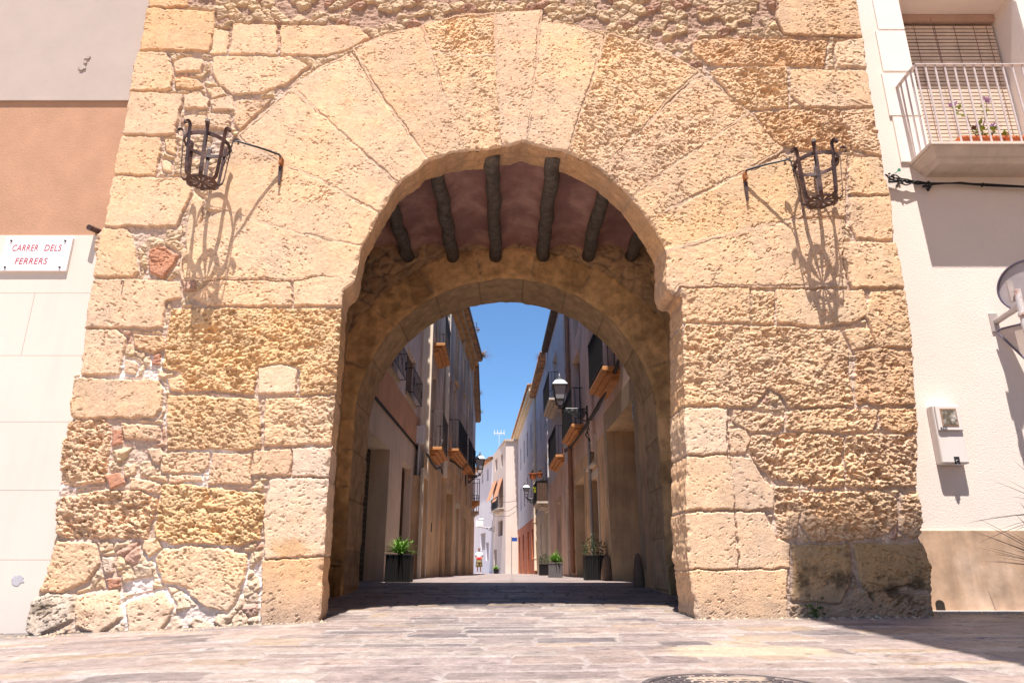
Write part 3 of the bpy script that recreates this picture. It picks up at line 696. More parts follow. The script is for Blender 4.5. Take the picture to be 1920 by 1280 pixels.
m = MB(); zc = XZ(1820, 994, DR)[1]
wall_holes(m, 3.6, 13, zc, 10, [(wx0, wx1, wz0, wz1)], lambda x, z, d: (x, DR+d, z), .52)
m.build('stucco_wall', M_white2, hr)
m = MB(); m.box(3.9, 13, DR+.56, 12, -.3, 10); m.build('house_body', M_white2, hr)
M_clad = nmat('brown_travertine', (.50, .34, .23), .45, .25, 4, bump=.15, bs=30, streak=.32, spec=.4, col2=(.58, .42, .31), c2s=3.0)
m = MB(); xx = 3.6
for wdt in (1.75, 1.2, 1.2, 1.2): m.box(xx+.002, xx+wdt-.002, DR-.03, DR+.3, .02, zc-.002); xx += wdt
m.build('stone_plinth', M_clad, hr, bevel=.003)
# drain hole
c = P(1763, 1136, DR-.031); m = MB()
hp = [(c.x-.045, c.z-.055), (c.x+.045, c.z-.055), (c.x+.045, c.z+.02)]+[(c.x+.045*math.cos(a), c.z+.02+.04*math.sin(a)) for a in np.linspace(.2, math.pi-.2, 8)]+[(c.x-.045, c.z+.02)]
m.prism(hp, lambda x, z: (x, DR-.034, z), lambda x, z: (x, DR-.0305, z)); m.build('drain_hole', M_dark, hr)
m = MB(); m.box(3.7, 13, DR-.22, DR-.03, -.2, .075); m.build('kerb_step', nmat('pale_kerb', (.5, .44, .4), .8, .1, 5, bump=.3, bs=40), hr, bevel=.008)
# quoin blocks beside the window
M_q = nmat('smooth_jamb_stone', (.80, .74, .68), .8, .03, 3, bump=.1, bs=50)
m = MB(); ql = [(1628, -60, 1640, 58), (1640, 60, 1655, 136), (1648, 139, 1670, 219), (1670, 221, 1690, 306)]
for i, (xa, ya, xb, yb) in enumerate(ql):
    x = XZ((xa+xb)/2, (ya+yb)/2, DR)[0]; m.box(x, wx0-.001, DR-.025, DR+.1, XZ(xa, yb, DR)[1]+.002, XZ(xa, ya, DR)[1]-.002)
m.build('jamb_stones', M_q, hr, bevel=.004)
m = MB()
for i in range(6): m.box(wx1+.001, wx1+.25+.1*(i % 2), DR-.025, DR+.1, wz0+.4*i+.002, wz0+.4*i+.398)
m.build('jamb_stones', M_q, hr, bevel=.004)
# window with wooden slat blind
wn = MB(); wn.box(wx0, wx1, DR+.50, DR+.54, wz0, wz1); wn = wn.build('window', M_glass, hr)
m = MB(); bz1 = wz1-.11; PT = .058; n = int((bz1-wz0)/PT)
bx0, bx1 = wx0+.03, wx1-.03
M_slat = nmat('wooden_slats', (.70, .56, .45), .6, .12, 6)
for i in range(n):
    z = wz0+.01+i*PT; yb = DR+.42
    m.add([(bx0, yb, z), (bx1, yb, z), (bx1, yb-.002, z+.043), (bx0, yb-.002, z+.043), (bx0, yb+.004, z), (bx1, yb+.004, z), (bx1, yb+.002, z+.043), (bx0, yb+.002, z+.043)],
          [(0, 1, 2, 3), (7, 6, 5, 4), (0, 4, 5, 1), (3, 2, 6, 7)])
m.build('slat_blind', M_slat, wn)
m = MB(); m.box(bx0-.02, bx1+.02, DR+.37, DR+.48, bz1, bz1+.1); m.build('blind_head_rail', nmat('head_rail', (.50, .33, .25), .6, .1), wn)
m = MB()
for t in (.08, .27, .46, .64, .82, .94): m.tube([(bx0+(bx1-bx0)*t, DR+.412, wz0), (bx0+(bx1-bx0)*t, DR+.412, bz1)], .004, 5)
x = bx0+(bx1-bx0)*.42; m.tube([(x-.02, DR+.34, bz1+.02), (x+.01, DR+.36, bz1-.9), (x+.06, DR+.37, wz0+.1)], .004, 5)
m.build('blind_cord', nmat('cord', (.30, .2, .16), .8, 0), wn)
# balcony
BP = .474; bz = CAMH+4.69; yf = DR-BP
xl_ = P(1745, 265, yf).x; xr_ = xl_+3.0
bal = MB()
def slab(m, zt, zb, out0, out1):       # moulded layer: out0 projection at the top, out1 at the bottom
    a, b = out0, out1
    m.add([(xl_-a+BP, DR+.02, zt), (xl_-a+BP, DR-a, zt), (xr_+a-BP, DR-a, zt), (xr_+a-BP, DR+.02, zt), (xl_-b+BP, DR+.02, zb), (xl_-b+BP, DR-b, zb), (xr_+b-BP, DR-b, zb), (xr_+b-BP, DR+.02, zb)],
          [(0, 1, 2, 3), (4, 7, 6, 5), (0, 4, 5, 1), (1, 5, 6, 2), (2, 6, 7, 3)])
slab(bal, bz, bz-.035, BP, BP); slab(bal, bz-.035, bz-.06, BP-.03, BP-.035); slab(bal, bz-.06, bz-.13, BP-.04, BP-.11); slab(bal, bz-.13, bz-.15, BP-.12, BP-.12); slab(bal, bz-.15, bz-.19, BP-.13, BP-.17)
bl = bal.build('balcony', nmat('balcony_stone', (.66, .56, .48), .85, .1, 4, bump=.2, bs=40, streak=.12), hr)
M_rail = nmat('grey_painted_rail', (.58, .50, .48), .5, .15, 12, spec=.4)
m = MB(); zr = P(1712, 118, yf).z; zt = zr
fx = xl_+.03; fy = yf+.03
m.box(fx-.012, xr_-.02, fy-.022, fy+.022, zt-.014, zt); m.box(fx-.022, fx+.022, fy+.022, DR, zt-.0139, zt-.0001)
m.build('handrail', M_rail, bl)
m = MB(); k = 0; x = fx
while x < xr_: m.tube([(x, fy, bz), (x, fy, zt-.012)], .0115, 8); x += .117
for i in range(1, 4): m.tube([(fx, fy+i*.112, bz), (fx, fy+i*.112, zt-.012)], .0115, 8)
m.build('railing_bars', M_rail, bl)
# flower troughs on the balcony
M_terra = nmat('terracotta', (.55, .17, .07), .8, .12, 8)
M_leafy = nmat('leafy_green', (.26, .34, .06), .6, .3, 12); M_leafy.node_tree.nodes['Principled BSDF'].inputs['Transmission Weight'].default_value = 0
M_stemd = nmat('dark_stem', (.07, .045, .035), .7, .2); M_lil = nmat('lilac_petals', (.55, .33, .62), .6, .1)
def trough(x, w_, label, plants, seed):
    y0 = fy+.07; t = thing('flower_trough', (x+w_/2, y0+.08, bz), label, 'flower trough', 'terracotta troughs on the balcony')
    m = MB(); a = .02
    m.add([(x+a, y0+a, bz), (x+w_-a, y0+a, bz), (x+w_-a, y0+.17-a, bz), (x+a, y0+.17-a, bz), (x, y0, bz+.14), (x+w_, y0, bz+.14), (x+w_, y0+.17, bz+.14), (x, y0+.17, bz+.14)],
          [(3, 2, 1, 0), (0, 1, 5, 4), (1, 2, 6, 5), (2, 3, 7, 6), (3, 0, 4, 7)])
    m.box(x-.008, x+w_+.008, y0-.008, y0+.178, bz+.115, bz+.14)
    m.box(x+.012, x+w_-.012, y0+.012, y0+.158, bz+.12, bz+.145)
    m.build('trough_box', M_terra, t, bevel=.003)
    random.seed(seed); st_ = MB(); lf = MB()
    for (px_, hgt, lean) in plants:
        b = Vector((x+px_, y0+.08, bz+.12)); pts = []
        for k in range(7):
            q = k/6; pts.append(b+Vector((lean*q*q+.02*math.sin(q*7+px_*9), .02*math.sin(q*5), hgt*q)))
        st_.tube(pts, [.006*(1-.6*k/6) for k in range(7)], 5)
        for k in range(26):
            q = random.uniform(.0, 1)**.7; c = b+Vector((lean*q*q, 0, hgt*q))
            if .35 < q < .5: continue
            d = Vector((random.uniform(-1, 1), random.uniform(-1, 1), random.uniform(-.2, .9))).normalized(); L_ = random.uniform(.05, .09)
            s_ = d.cross(Vector((0, 0, 1))).normalized()*L_*.3
            (lf if (q > .5 or k % 3) else st_).add([c, c+d*L_*.5+s_, c+d*L_, c+d*L_*.5-s_], [(0, 1, 2, 3)])
        fl = MB()
        for k in range(16):
            c = pts[-1]+Vector((random.uniform(-.05, .05), random.uniform(-.04, .04), random.uniform(-.02, .03)))
            d = Vector((random.uniform(-1, 1), random.uniform(-1, 1), random.uniform(-1, 1))).normalized(); e_ = d.orthogonal().normalized(); g = d.cross(e_)
            fl.add([c+e_*.016, c+g*.016, c-e_*.016, c-g*.016], [(0, 1, 2, 3)])
        if hgt > .15: fl.build('flower', M_lil, t)
    st_.build('stems', M_stemd, t); lf.build('leaves', M_leafy, t)
    return t
xa = P(1800, 255, fy+.07).x
trough(xa, .52, 'terracotta flower trough with two leggy lilac flowering stems behind the balcony rail', [(.28, .50, -.22), (.30, .22, .02), (.36, .56, .12), (.42, .2, .1)], 5)
xb = P(1885, 262, fy+.07).x
trough(xb, .5, 'bare terracotta flower trough at the right edge of the balcony', [(.05, .1, .0)], 6)
# ------------------------------------------------------------------ the street behind the gate
def copy_tree(o, parent=None, first=True):
    c = o.copy(); sc.collection.objects.link(c)
    if parent: c.parent = parent
    for ch in list(o.children): copy_tree(ch, c, False)
    return c
M_rec = {}; M_trimA = nmat('pale_stone_frame', (.66, .55, .43), .9, .15, 3, bump=.3, bs=30, streak=.2); M_trimB = nmat('ochre_stone_frame', (.56, .40, .25), .9, .2, 3, bump=.4, bs=25, streak=.25)
class House:
    """one house: A near and B far end of its front in plan, side -1 left / +1 right of the street"""
    def __init__(s, name, label, A, B, side, depth=6.0, cat='house'):
        s.A = Vector(A); s.B = Vector(B); s.L = (s.B-s.A).length; s.t = (s.B-s.A)/s.L
        n = Vector((-s.t.y, s.t.x)); s.n = n if n.x*(-side) > 0 else -n   # towards the street
        if side == 0: s.n = n if n.y < 0 else -n
        s.depth = depth; s.root = thing(name, (*(s.A+s.B)/2, 0), label, cat)
        s.holes = []
    def W(s, q, z, d=0.0):             # d: metres behind the face (negative = towards the street)
        p = s.A+s.t*q-s.n*d; return Vector((p.x, p.y, z))
    def H(s, px, py):
        a, b, c = ray(px, py)          # k*(a,b) = A + t*q
        det = a*(-s.t.y)+s.t.x*b
        k = (s.A.x*(-s.t.y)+s.t.x*s.A.y)/det; q = (a*s.A.y-b*s.A.x)/det
        return (-q if False else (Vector((a*k, b*k))-s.A).dot(s.t)), CAMH+c*k
    def box(s, m, q0, q1, d0, d1, z0, z1): return m.box(q0, q1, d0, d1, z0, z1, M=lambda q, d, z: s.W(q, z, d))
    def bands(s, bands, rev=.25):
        """bands: (part name, z0, z1, material, proud)"""
        for nm, z0, z1, mt, pr in bands:
            m = MB(); hs = [(h[0], h[1], max(h[2], z0), min(h[3], z1), h[2] >= z0, h[3] <= z1, h[4]) for h in s.holes if h[3] > z0 and h[2] < z1]
            xs = sorted({0, s.L, *[h[0] for h in hs], *[h[1] for h in hs]}); zs = sorted({z0, z1, *[h[2] for h in hs], *[h[3] for h in hs]})
            f = lambda q, z, d: s.W(q, z, d)
            for a, b in zip(xs[:-1], xs[1:]):
                for c, d in zip(zs[:-1], zs[1:]):
                    if any(h[0]-1e-6 <= a and b <= h[1]+1e-6 and h[2]-1e-6 <= c and d <= h[3]+1e-6 for h in hs): continue
                    m.quad(f(a, c, -pr), f(b, c, -pr), f(b, d, -pr), f(a, d, -pr))
            for a, b, c, d, lo, hi, r in hs:
                m.quad(f(a, c, -pr), f(a, d, -pr), f(a, d, r), f(a, c, r)); m.quad(f(b, c, -pr), f(b, c, r), f(b, d, r), f(b, d, -pr))
                if hi: m.quad(f(a, d, -pr), f(b, d, -pr), f(b, d, r), f(a, d, r))
                if lo: m.quad(f(a, c, -pr), f(a, c, r), f(b, c, r), f(b, c, -pr))
            m.quad(f(0, z0, -pr), f(0, z1, -pr), f(0, z1, 1), f(0, z0, 1)); m.quad(f(s.L, z0, -pr), f(s.L, z0, .5), f(s.L, z1, .5), f(s.L, z1, -pr))
            m.quad(f(0, z1, -pr), f(s.L, z1, -pr), f(s.L, z1, .3), f(0, z1, .3)); m.quad(f(0, z0, -pr), f(0, z0, .3), f(s.L, z0, .3), f(s.L, z0, -pr))
            m.build(nm, mt, s.root)
        m = MB(); s.box(m, .01, s.L-.01, .96 if any(h[4] > .5 for h in s.holes) else .46, s.depth, -.6, max(b[2] for b in bands)-.01); m.build('house_body', bands[-1][3], s.root)
    def hole(s, p0, p1=None, r=.25, kind=None, mt=None, z0=None, z1=None, q=None, trim=None):
        if q: q0, q1 = q
        else:
            q0, za = s.H(*p0); q1, zb = s.H(*p1)
            if z1 is None: z1 = za
            if z0 is None: z0 = zb
        if z0 > z1: z0, z1 = z1, z0
        s.holes.append((q0, q1, z0, z1, r)); o = None
        m = MB(); s.box(m, q0, q1, r, r+.06, z0, z1); o = m.build(kind or 'window', mt or M_glass, s.root)
        if trim:
            t = .13; m = MB(); pr = -.035
            s.box(m, q0-t, q0-.002, pr, .05, z0 if z0 < .5 else z0-.12, z1); s.box(m, q1+.002, q1+t, pr, .05, z0 if z0 < .5 else z0-.12, z1); s.box(m, q0-t, q1+t, pr, .05, z1+.001, z1+.17)
            if z0 > .5: s.box(m, q0-t-.04, q1+t+.04, pr-.06, .05, z0-.19, z0-.121)
            m.build('surround', trim, s.root)
        return o, (q0, q1, z0, z1)
    def frame(s, par, R4, r, mt, w_=.06, mull=1):
        q0, q1, z0, z1 = R4; m = MB()
        for a, b in ((q0, q0+w_), (q1-w_, q1)): s.box(m, a, b, r-.05, r-.001, z0, z1)
        s.box(m, q0+w_, q1-w_, r-.05, r-.001, z1-w_, z1); s.box(m, q0+w_, q1-w_, r-.05, r-.001, z0, z0+w_)
        for i in range(mull): c = q0+(q1-q0)*(i+1)/(mull+1); s.box(m, c-w_/2, c+w_/2, r-.049, r-.002, z0+w_, z1-w_)
        m.build('frame', mt, par)
    def balcony(s, q0, q1, z, out, h=1.0, smat=None, rmat=None, step_=.12, base=True, solid=None, label=None):
        m = MB(); s.box(m, q0, q1, -out, .02, z-.09, z)
        if base: s.box(m, q0+.1, q1-.1, -out+.1, .021, z-.16, z-.0901); s.box(m, q0+.2, q1-.2, -out+.2, .022, z-.24, z-.1601)
        b = m.build('balcony', smat, s.root, bevel=.01, label=label)
        m = MB(); zt = z+h
        s.box(m, q0, q1, -out, -out+.03, zt-.025, zt); s.box(m, q0, q0+.03, -out+.0301, 0, zt-.0249, zt-.001); s.box(m, q1-.03, q1, -out+.0301, 0, zt-.0249, zt-.001)
        s.box(m, q0, q1, -out, -out+.025, z+.06, z+.08)
        q = q0+.012
        while q <= q1: m.tube([s.W(q, z, -out+.015), s.W(q, zt-.02, -out+.015)], .010, 5); q += step_
        d = out-.12
        while d > .03: m.tube([s.W(q0+.012, z, -d), s.W(q0+.012, zt-.02, -d)], .010, 5); m.tube([s.W(q1-.012, z, -d), s.W(q1-.012, zt-.02, -d)], .010, 5); d -= .13
        m.build('railing', rmat, b)
        if solid:
            m = MB(); s.box(m, q0+.05, q1-.05, -out+.035, -out+.05, z+.02, zt-.04); s.box(m, q0+.035, q0+.05, -out+.05, -.02, z+.02, zt-.04); m.build('railing_screen', solid, b)
        return b
    def eave(s, z, out, mt, th=.12, mt2=None, up=.5):
        m = MB(); s.box(m, -.02, s.L+.02, -out, s.depth, z, z+th)
        m.add([s.W(-.02, z+th+.001, -out), s.W(s.L+.02, z+th+.001, -out), s.W(s.L+.02, z+th+up, s.depth*.5), s.W(-.02, z+th+up, s.depth*.5), s.W(s.L+.02, z+th+.001, s.depth), s.W(-.02, z+th+.001, s.depth)],
              [(0, 1, 2, 3), (3, 2, 4, 5), (1, 4, 2), (0, 3, 5)])
        r_ = m.build('roof', mt, s.root)
        m = MB(); q = 0
        while q < s.L:                      # row of curved roof tile ends
            m.tube([s.W(q, z+th+.03, -out-.05), s.W(q, z+th+.10, -out+.5)], .085, 7); q += .21
        m.build('edge_tiles', mt2 or mt, r_)
        return r_
    def pipe(s, q, z0, z1, mt, r=.05, out=.09):
        m = MB(); m.tube([s.W(q, z0, -out), s.W(q, z1, -out)], r, 10)
        for z in np.arange(z0+.6, z1, 1.9): m.tube([s.W(q, z, -out), s.W(q, z+.06, -out)], r*1.25, 10)
        m.build('drainpipe', mt, s.root, smooth=False)

M_b1 = nmat('lower_taupe_plaster', (0.625, 0.492, 0.391), .9, .12, 1.2, bump=.5, bs=25, streak=.15, bd=.015)
M_b2 = nmat('salmon_plaster', (0.625, 0.336, 0.196), .9, .14, 1.2, bump=.3, bs=25, streak=.22)
M_b3 = nmat('grey_lime_plaster', (0.700, 0.576, 0.494), .9, .14, 1, bump=.3, bs=25, streak=.25)
M_b4 = nmat('ochre_plaster', (0.675, 0.456, 0.265), .9, .18, 1.1, bump=.4, bs=18, streak=.28, col2=(.46, .31, .2), c2s=.7)
M_b5 = nmat('stained_beige_plaster', (0.700, 0.528, 0.391), .9, .2, .8, bump=.4, bs=18, streak=.4, col2=(.40, .31, .25), c2s=.5)
M_b6 = nmat('pinkish_plaster', (0.725, 0.516, 0.414), .9, .15, 1, bump=.3, bs=20, streak=.25, col2=(.50, .38, .31), c2s=.6)
M_b7 = nmat('pale_blue_grey_plaster', (.60, .57, .58), .9, .1, 1, bump=.2, bs=20, streak=.2)
M_b8 = nmat('cream_plaster', (.66, .58, .48), .9, .1, 1, bump=.2, bs=20, streak=.15)
M_b9 = nmat('rust_orange_paint', (.52, .17, .08), .85, .12, 1.5, bump=.2, bs=20, streak=.15)
M_far = nmat('pale_pink_render', (.70, .58, .50), .9, .05, 1, streak=.08)
M_lav = nmat('whitewashed_render', (.66, .63, .66), .9, .05, 1, streak=.1)
M_cstone = nmat('carved_stone_trim', (.42, .31, .20), .85, .15, 4, bump=.3, bs=30)
M_tile = nmat('roof_tile', (.52, .27, .12), .85, .3, 3, bump=.5, bs=18, col2=(.16, .1, .07), c2s=2.5)
M_tiled = nmat('dark_roof_tile', (.10, .07, .055), .9, .4, 4, bump=.5, bs=18)
M_corn = nmat('ochre_brick_cornice', (.58, .32, .13), .85, .3, 4, bump=.5, bs=18, col2=(.30, .17, .08), c2s=2)
M_slab1 = nmat('orange_brick_slab', (.50, .23, .09), .85, .2, 5, bump=.3, bs=25, streak=.0)
M_slab2 = nmat('weathered_stone_slab', (.50, .42, .34), .85, .2, 5, bump=.3, bs=25)
M_wood = nmat('dark_wood', (.10, .055, .035), .6, .25, 6, bump=.3, bs=30, streak=.2)
M_wood2 = nmat('brown_wood', (.15, .085, .05), .6, .2, 5, bump=.3, bs=30, streak=.2)
M_curt = nmat('grey_shutter', (.35, .31, .29), .7, .1, 5, streak=.1)
M_cream = nmat('cream_paint', (.80, .66, .50), .7, .08, 3)
M_brownp = nmat('brown_pipe_paint', (.30, .16, .10), .55, .15, 4, spec=.4)
M_mesh = nmat('steel_grille', (.10, .085, .075), .55, .2, 30, bump=.5, bs=60, spec=.4)
M_cable = nmat('cable_sheath', (.02, .018, .018), .6, .1)
M_box = nmat('white_enamel_box', (.72, .70, .69), .5, .05, 4)

# --- left row
l1 = House('street_house', 'narrow street house left just behind the gate, taupe shopfront, salmon band, grey plaster above', (-2.62, 11.14), (-2.57, 19.1), -1)
zb1 = l1.H(740, 790)[1]; zb2 = l1.H(762, 752)[1]
qg, zg_ = l1.H(731.6, 842.4); g, R4 = l1.hole(None, None, .45, 'garage_opening', M_dark, z0=-.1, z1=zg_, q=(.3, qg))
m = MB()
for i in range(26): 
    z = .1+i*.11
    if z < zg_-.05: l1.box(m, .32, qg-.02, .40, .42, z, z+.012)
q = .34
while q < qg-.03: l1.box(m, q, q+.012, .401, .419, .05, zg_-.02); q += .075
m.build('grille', M_mesh, g)
q0, z0 = l1.H(754.7, 863); q1, _ = l1.H(771.5, 882)
d, R4 = l1.hole(None, None, .22, 'door', M_wood2, z0=-.1, z1=z0, q=(q0, q1)); l1.frame(d, R4, .22, M_wood, .07, 1)
wA = (*[l1.H(764.4, 649)[0], l1.H(779.6, 690)[0]], l1.H(762, 735)[1], l1.H(764.4, 649)[1])
for dq in (0, -2.75):
    o_, R4 = l1.hole(None, None, .28, 'window', M_glass, z0=wA[2], z1=wA[3], q=(wA[0]+dq, wA[1]+dq)); l1.frame(o_, R4, .28, M_wood2, .06, 1)
    m = MB(); l1.box(m, R4[0], R4[1], .1, .13, R4[3]-1.0, R4[3]-.02); m.build('roller_blind', M_wood2, o_)
    m = MB(); l1.box(m, R4[0]-.06, R4[1]+.06, -.06, 0.02, wA[2]-.1, wA[2]-.02)
    m.build('sill', M_cstone, l1.root)
    m = MB(); a, b = R4[0]-.05, R4[1]+.05; z = wA[2]; 
    l1.box(m, a, b, -.2, -.185, z+.55, z+.57); l1.box(m, a, b, -.2, -.185, z-.05, z-.03)
    for q in np.linspace(a, b-.012, 10): l1.box(m, q, q+.012, -.199, -.186, z-.03, z+.55)
    for e in (a, b-.012): l1.box(m, e, e+.012, -.186, 0, z+.551, z+.569); l1.box(m, e, e+.012, -.186, 0, z-.049, z-.031)
    for q in np.linspace(a+.1, b-.1, 4):
        m.tube([l1.W(q+.05*math.cos(t)*(1-t/9), z+.25+.1*math.sin(t), -.193) for t in np.linspace(0, 6, 14)], .006, 4)
    m.build('window_guard', M_black, o_)
l1.bands([('shop_wall', -.3, zb1, M_b1, 0), ('salmon_band', zb1+.0, zb2, M_b2, .02), ('upper_wall', zb2, 10.2, M_b3, 0)])
m = MB(); l1.box(m, 0, l1.L, -.035, 0, zb1-.03, zb1+.02); m.build('cable_ledge', M_cable, l1.root)
l1.eave(10.2, .08, M_tile)
l1.pipe(l1.L-.3, 2.9, 10.1, M_cream, .055)

l2 = House('street_house', 'weathered plaster house with sunlit-toned end and two balconies, second on the left of the street', (-2.33, 19.11), (-2.41, 24.1), -1)
q0, z0 = l2.H(793, 890); dd, R4 = l2.hole(None, None, .35, 'door', M_wood2, z0=-.1, z1=z0, q=(q0+.05, q0+1.15), trim=M_trimA); l2.frame(dd, R4, .35, M_wood, .07)
for (z, h) in ((3.72, 2.3), (6.8, 2.3)):
    o_, R4 = l2.hole(None, None, .22, 'balcony_door', M_wood, z0=z, z1=z+h, q=(.9, 1.9), trim=M_trimA if z > 5 else None); l2.frame(o_, R4, .22, M_wood2, .07)
l2.bands([('lower_wall', -.3, 3.45, M_b4, .012), ('upper_wall', 3.45, 9.9, M_b5, 0)])
b1 = l2.balcony(.55, 2.75, 3.72, .36, 1.02, M_slab1, M_mesh, .13)
m = MB()
for q in np.arange(.62, 2.7, .13):
    m.tube([l2.W(q+.05*math.cos(t), 3.85+.1*math.sin(t)*(1-.1*t), -.36) for t in np.linspace(0, 5.6, 12)], .008, 4)
for d_ in (.3, .17, .05):
    m.tube([l2.W(.55, 3.85+.1*math.sin(t), -d_+.04*math.cos(t)) for t in np.linspace(0, 5.6, 12)], .008, 4)
m.build('scrollwork', M_mesh, b1)
l2.balcony(.55, 2.75, 6.8, .36, 1.0, M_slab1, M_mesh, .13)
l2.eave(9.9, .06, M_tile); l2.pipe(l2.L-.08, 3.4, 9.8, M_cream, .06)
m = MB(); l2.box(m, -.05, .22, -.05, .3, 2.9, 9.85); m.build('lit_end_strip', M_cream, l2.root)  # added pale box, its cream colour stands in for the sunlit end wall
m = MB(); q, z = l2.H(799, 962); l2.box(m, 1.75, 1.9, -.03, 0, 1.45, 1.7); m.build('intercom', M_black, l2.root)

l3 = House('street_house', 'tall stained house with brown tiled eaves and dark balconies, third on the left', (-2.30, 24.11), (-1.98, 33), -1)
for (a, b, z, h, r, k) in ((.35, 1.35, 4.5, 2.6, .25, 'balcony_door'), (1.9, 2.8, 4.5, 2.6, .25, 'balcony_door'), (5.0, 5.9, 4.5, 2.3, .25, 'balcony_door'), (2.2, 2.95, 7.5, 1.9, .25, 'window'), (5.0, 5.7, 7.7, 1.5, .2, 'window'), (7.2, 7.8, 7.7, 1.4, .2, 'window'), (7.0, 7.8, 4.5, 2.2, .2, 'balcony_door')):
    o_, R4 = l3.hole(None, None, r, k, M_wood if h > 2 else M_curt, z0=z, z1=z+h, q=(a, b), trim=M_trimB if k == 'window' else None); l3.frame(o_, R4, r, M_wood2, .06)
q0, z0 = l3.H(822, 905); q1, _ = l3.H(846, 918)
l3.hole(None, None, .42, 'doorway', M_wood2, z0=-.1, z1=z0, q=(.3, 2.2), trim=M_trimB); l3.hole(None, None, .3, 'door', M_wood, z0=-.1, z1=2.7, q=(3.4, 4.5), trim=M_trimA); l3.hole(None, None, .3, 'door', M_wood2, z0=-.1, z1=2.5, q=(6.2, 7.2), trim=M_trimB)
l3.bands([('lower_wall', -.3, 3.9, M_b4, .01), ('upper_wall', 3.9, 10.1, M_b5, 0)])
l3.balcony(.7, 3.9, 4.5, .38, 1.05, M_slab1, M_black, .10); l3.balcony(4.7, 6.4, 4.5, .36, 1.05, M_slab1, M_black, .11); l3.balcony(6.8, 8.2, 4.5, .34, 1.05, M_slab1, M_black, .11)
l3.eave(10.1, .5, M_tile, .1, M_tiled, .9)
m = MB(); l3.box(m, 0, l3.L, -.34, 0, 9.85, 10.099); l3.box(m, 0, l3.L, -.18, 0, 9.65, 9.8499); m.build('brick_cornice', M_corn, l3.root)
m = MB(); l3.box(m, -.04, .13, -.07, .3, 3.4, 9.6); m.build('lit_end_strip', M_cream, l3.root)  # added cream strip, sunlight on this end face put into its colour
for q in (4.3, 6.7, 8.7): l3.pipe(q, 3, 9.8, M_b5, .04)
l4 = House('street_house', 'last shaded house on the left of the street with stacked corbelled balconies', (-1.98, 33.01), (-2.45, 46.5), -1)
for z in (3.55, 6.5):
    o_, R4 = l4.hole(None, None, .2, 'balcony_door', M_wood, z0=z, z1=z+2.2, q=(2.0, 2.9)); l4.hole(None, None, .2, 'window', M_curt, z0=z+.8, z1=z+2, q=(4.1, 4.7))
l4.hole(None, None, .3, 'door', M_wood2, z0=-.1, z1=2.4, q=(1.2, 2.2))
l4.bands([('lower_wall', -.3, 3.2, M_b4, .01), ('upper_wall', 3.2, 9.75, M_b3, 0)])
l4.balcony(1.6, 3.4, 3.55, .45, 1.05, M_slab1, M_black, .12); l4.balcony(3.6, 5.1, 3.2, .4, .8, M_slab2, M_black, .12)
l4.eave(9.75, .30, nmat('aged_eave_brick', (.30, .18, .10), .9, .4, 3, bump=.5, bs=15), .12, M_tiled, .6)

# --- right row
r1 = House('street_house', 'pinkish plaster house on the right just behind the gate with a large stone doorway', (2.22, 11.14), (1.93, 22.3), 1)
q1, z1_ = r1.H(1138, 809); q0, _ = r1.H(1188, 765)
dw, R4 = r1.hole(None, None, .9, 'doorway', M_wood, z0=-.1, z1=z1_, q=(q0, q1))
m = MB(); r1.box(m, q0+.15, q0+1.05, .82, .86, .05, 2.15); r1.box(m, q0+.18, q0+1.02, .80, .819, .1, 2.1); dl = m.build('wicket_door', M_wood2, dw)
m = MB(); r1.box(m, q0, q1, .83, .87, 2.3, z1_); m.build('transom_panel', M_wood2, dw)
m = MB(); m.tube([r1.W(q0+.9, 1.05, .78), r1.W(q0+.72, 1.05, .78)], .012, 6); m.build('handle', M_black, dw)
m = MB()
zz = 0; i = 0
while zz < z1_: hgt = .45+.12*((i*7) % 3); r1.box(m, q1+.001, q1+.22+.14*(i % 2), -.02, .4, zz+.002, min(zz+hgt, z1_)-.002); r1.box(m, q0-.28-.12*(i % 2), q0-.001, -.02, .4, zz+.002, min(zz+hgt, z1_)-.002); zz += hgt; i += 1
r1.box(m, q0-.3, q1+.3, -.022, .4, z1_+.001, z1_+.45); m.build('stone_surround', M_cstone, r1.root, bevel=.01)
a, z0 = r1.H(1116, 826); b, z2_ = r1.H(1106, 869)
o_, R4 = r1.hole(None, None, .25, 'window', M_wood, z0=z2_, z1=z0, q=(a, b), trim=M_trimA)

a, z0 = r1.H(1122, 890); b, _ = r1.H(1109, 902); o_, R4 = r1.hole(None, None, .3, 'door', M_wood2, z0=-.1, z1=z0, q=(a, b), trim=M_trimA); r1.frame(o_, R4, .3, M_wood, .05)
a, z0 = r1.H(1097, 892); b, _ = r1.H(1079, 902); o_, R4 = r1.hole(None, None, .35, 'shuttered_door', M_mesh, z0=-.1, z1=z0, q=(a, b), trim=M_trimB)
m = MB()
for z in np.arange(.1, z0-.05, .09): r1.box(m, a+.02, b-.02, .32, .35, z, z+.05)
m.build('shutter_slats', M_mesh, o_)
def qD(h, D): return (D-h.A.y)/h.t.y
for D0, D1, z in ((13.4, 15.45, 4.30), (19.3, 22.1, 4.30), (13.4, 15.4, 7.3), (19.3, 21.6, 7.3)):
    o_, R4 = r1.hole(None, None, .25, 'balcony_door', M_glass, z0=z, z1=z+2.4, q=(qD(r1, D0)+.5, qD(r1, D1)-.5)); r1.frame(o_, R4, .25, M_wood, .07)
r1.bands([('lower_wall', -.3, 3.4, M_b4, .008), ('upper_wall', 3.4, 9.9, M_b6, 0)])
r1.balcony(qD(r1, 13.4), qD(r1, 15.45), 4.30, .36, 1.05, M_slab1, M_black, .09)
r1.balcony(qD(r1, 19.3), qD(r1, 22.1), 4.30, .34, 1.05, M_slab1, M_black, .045)
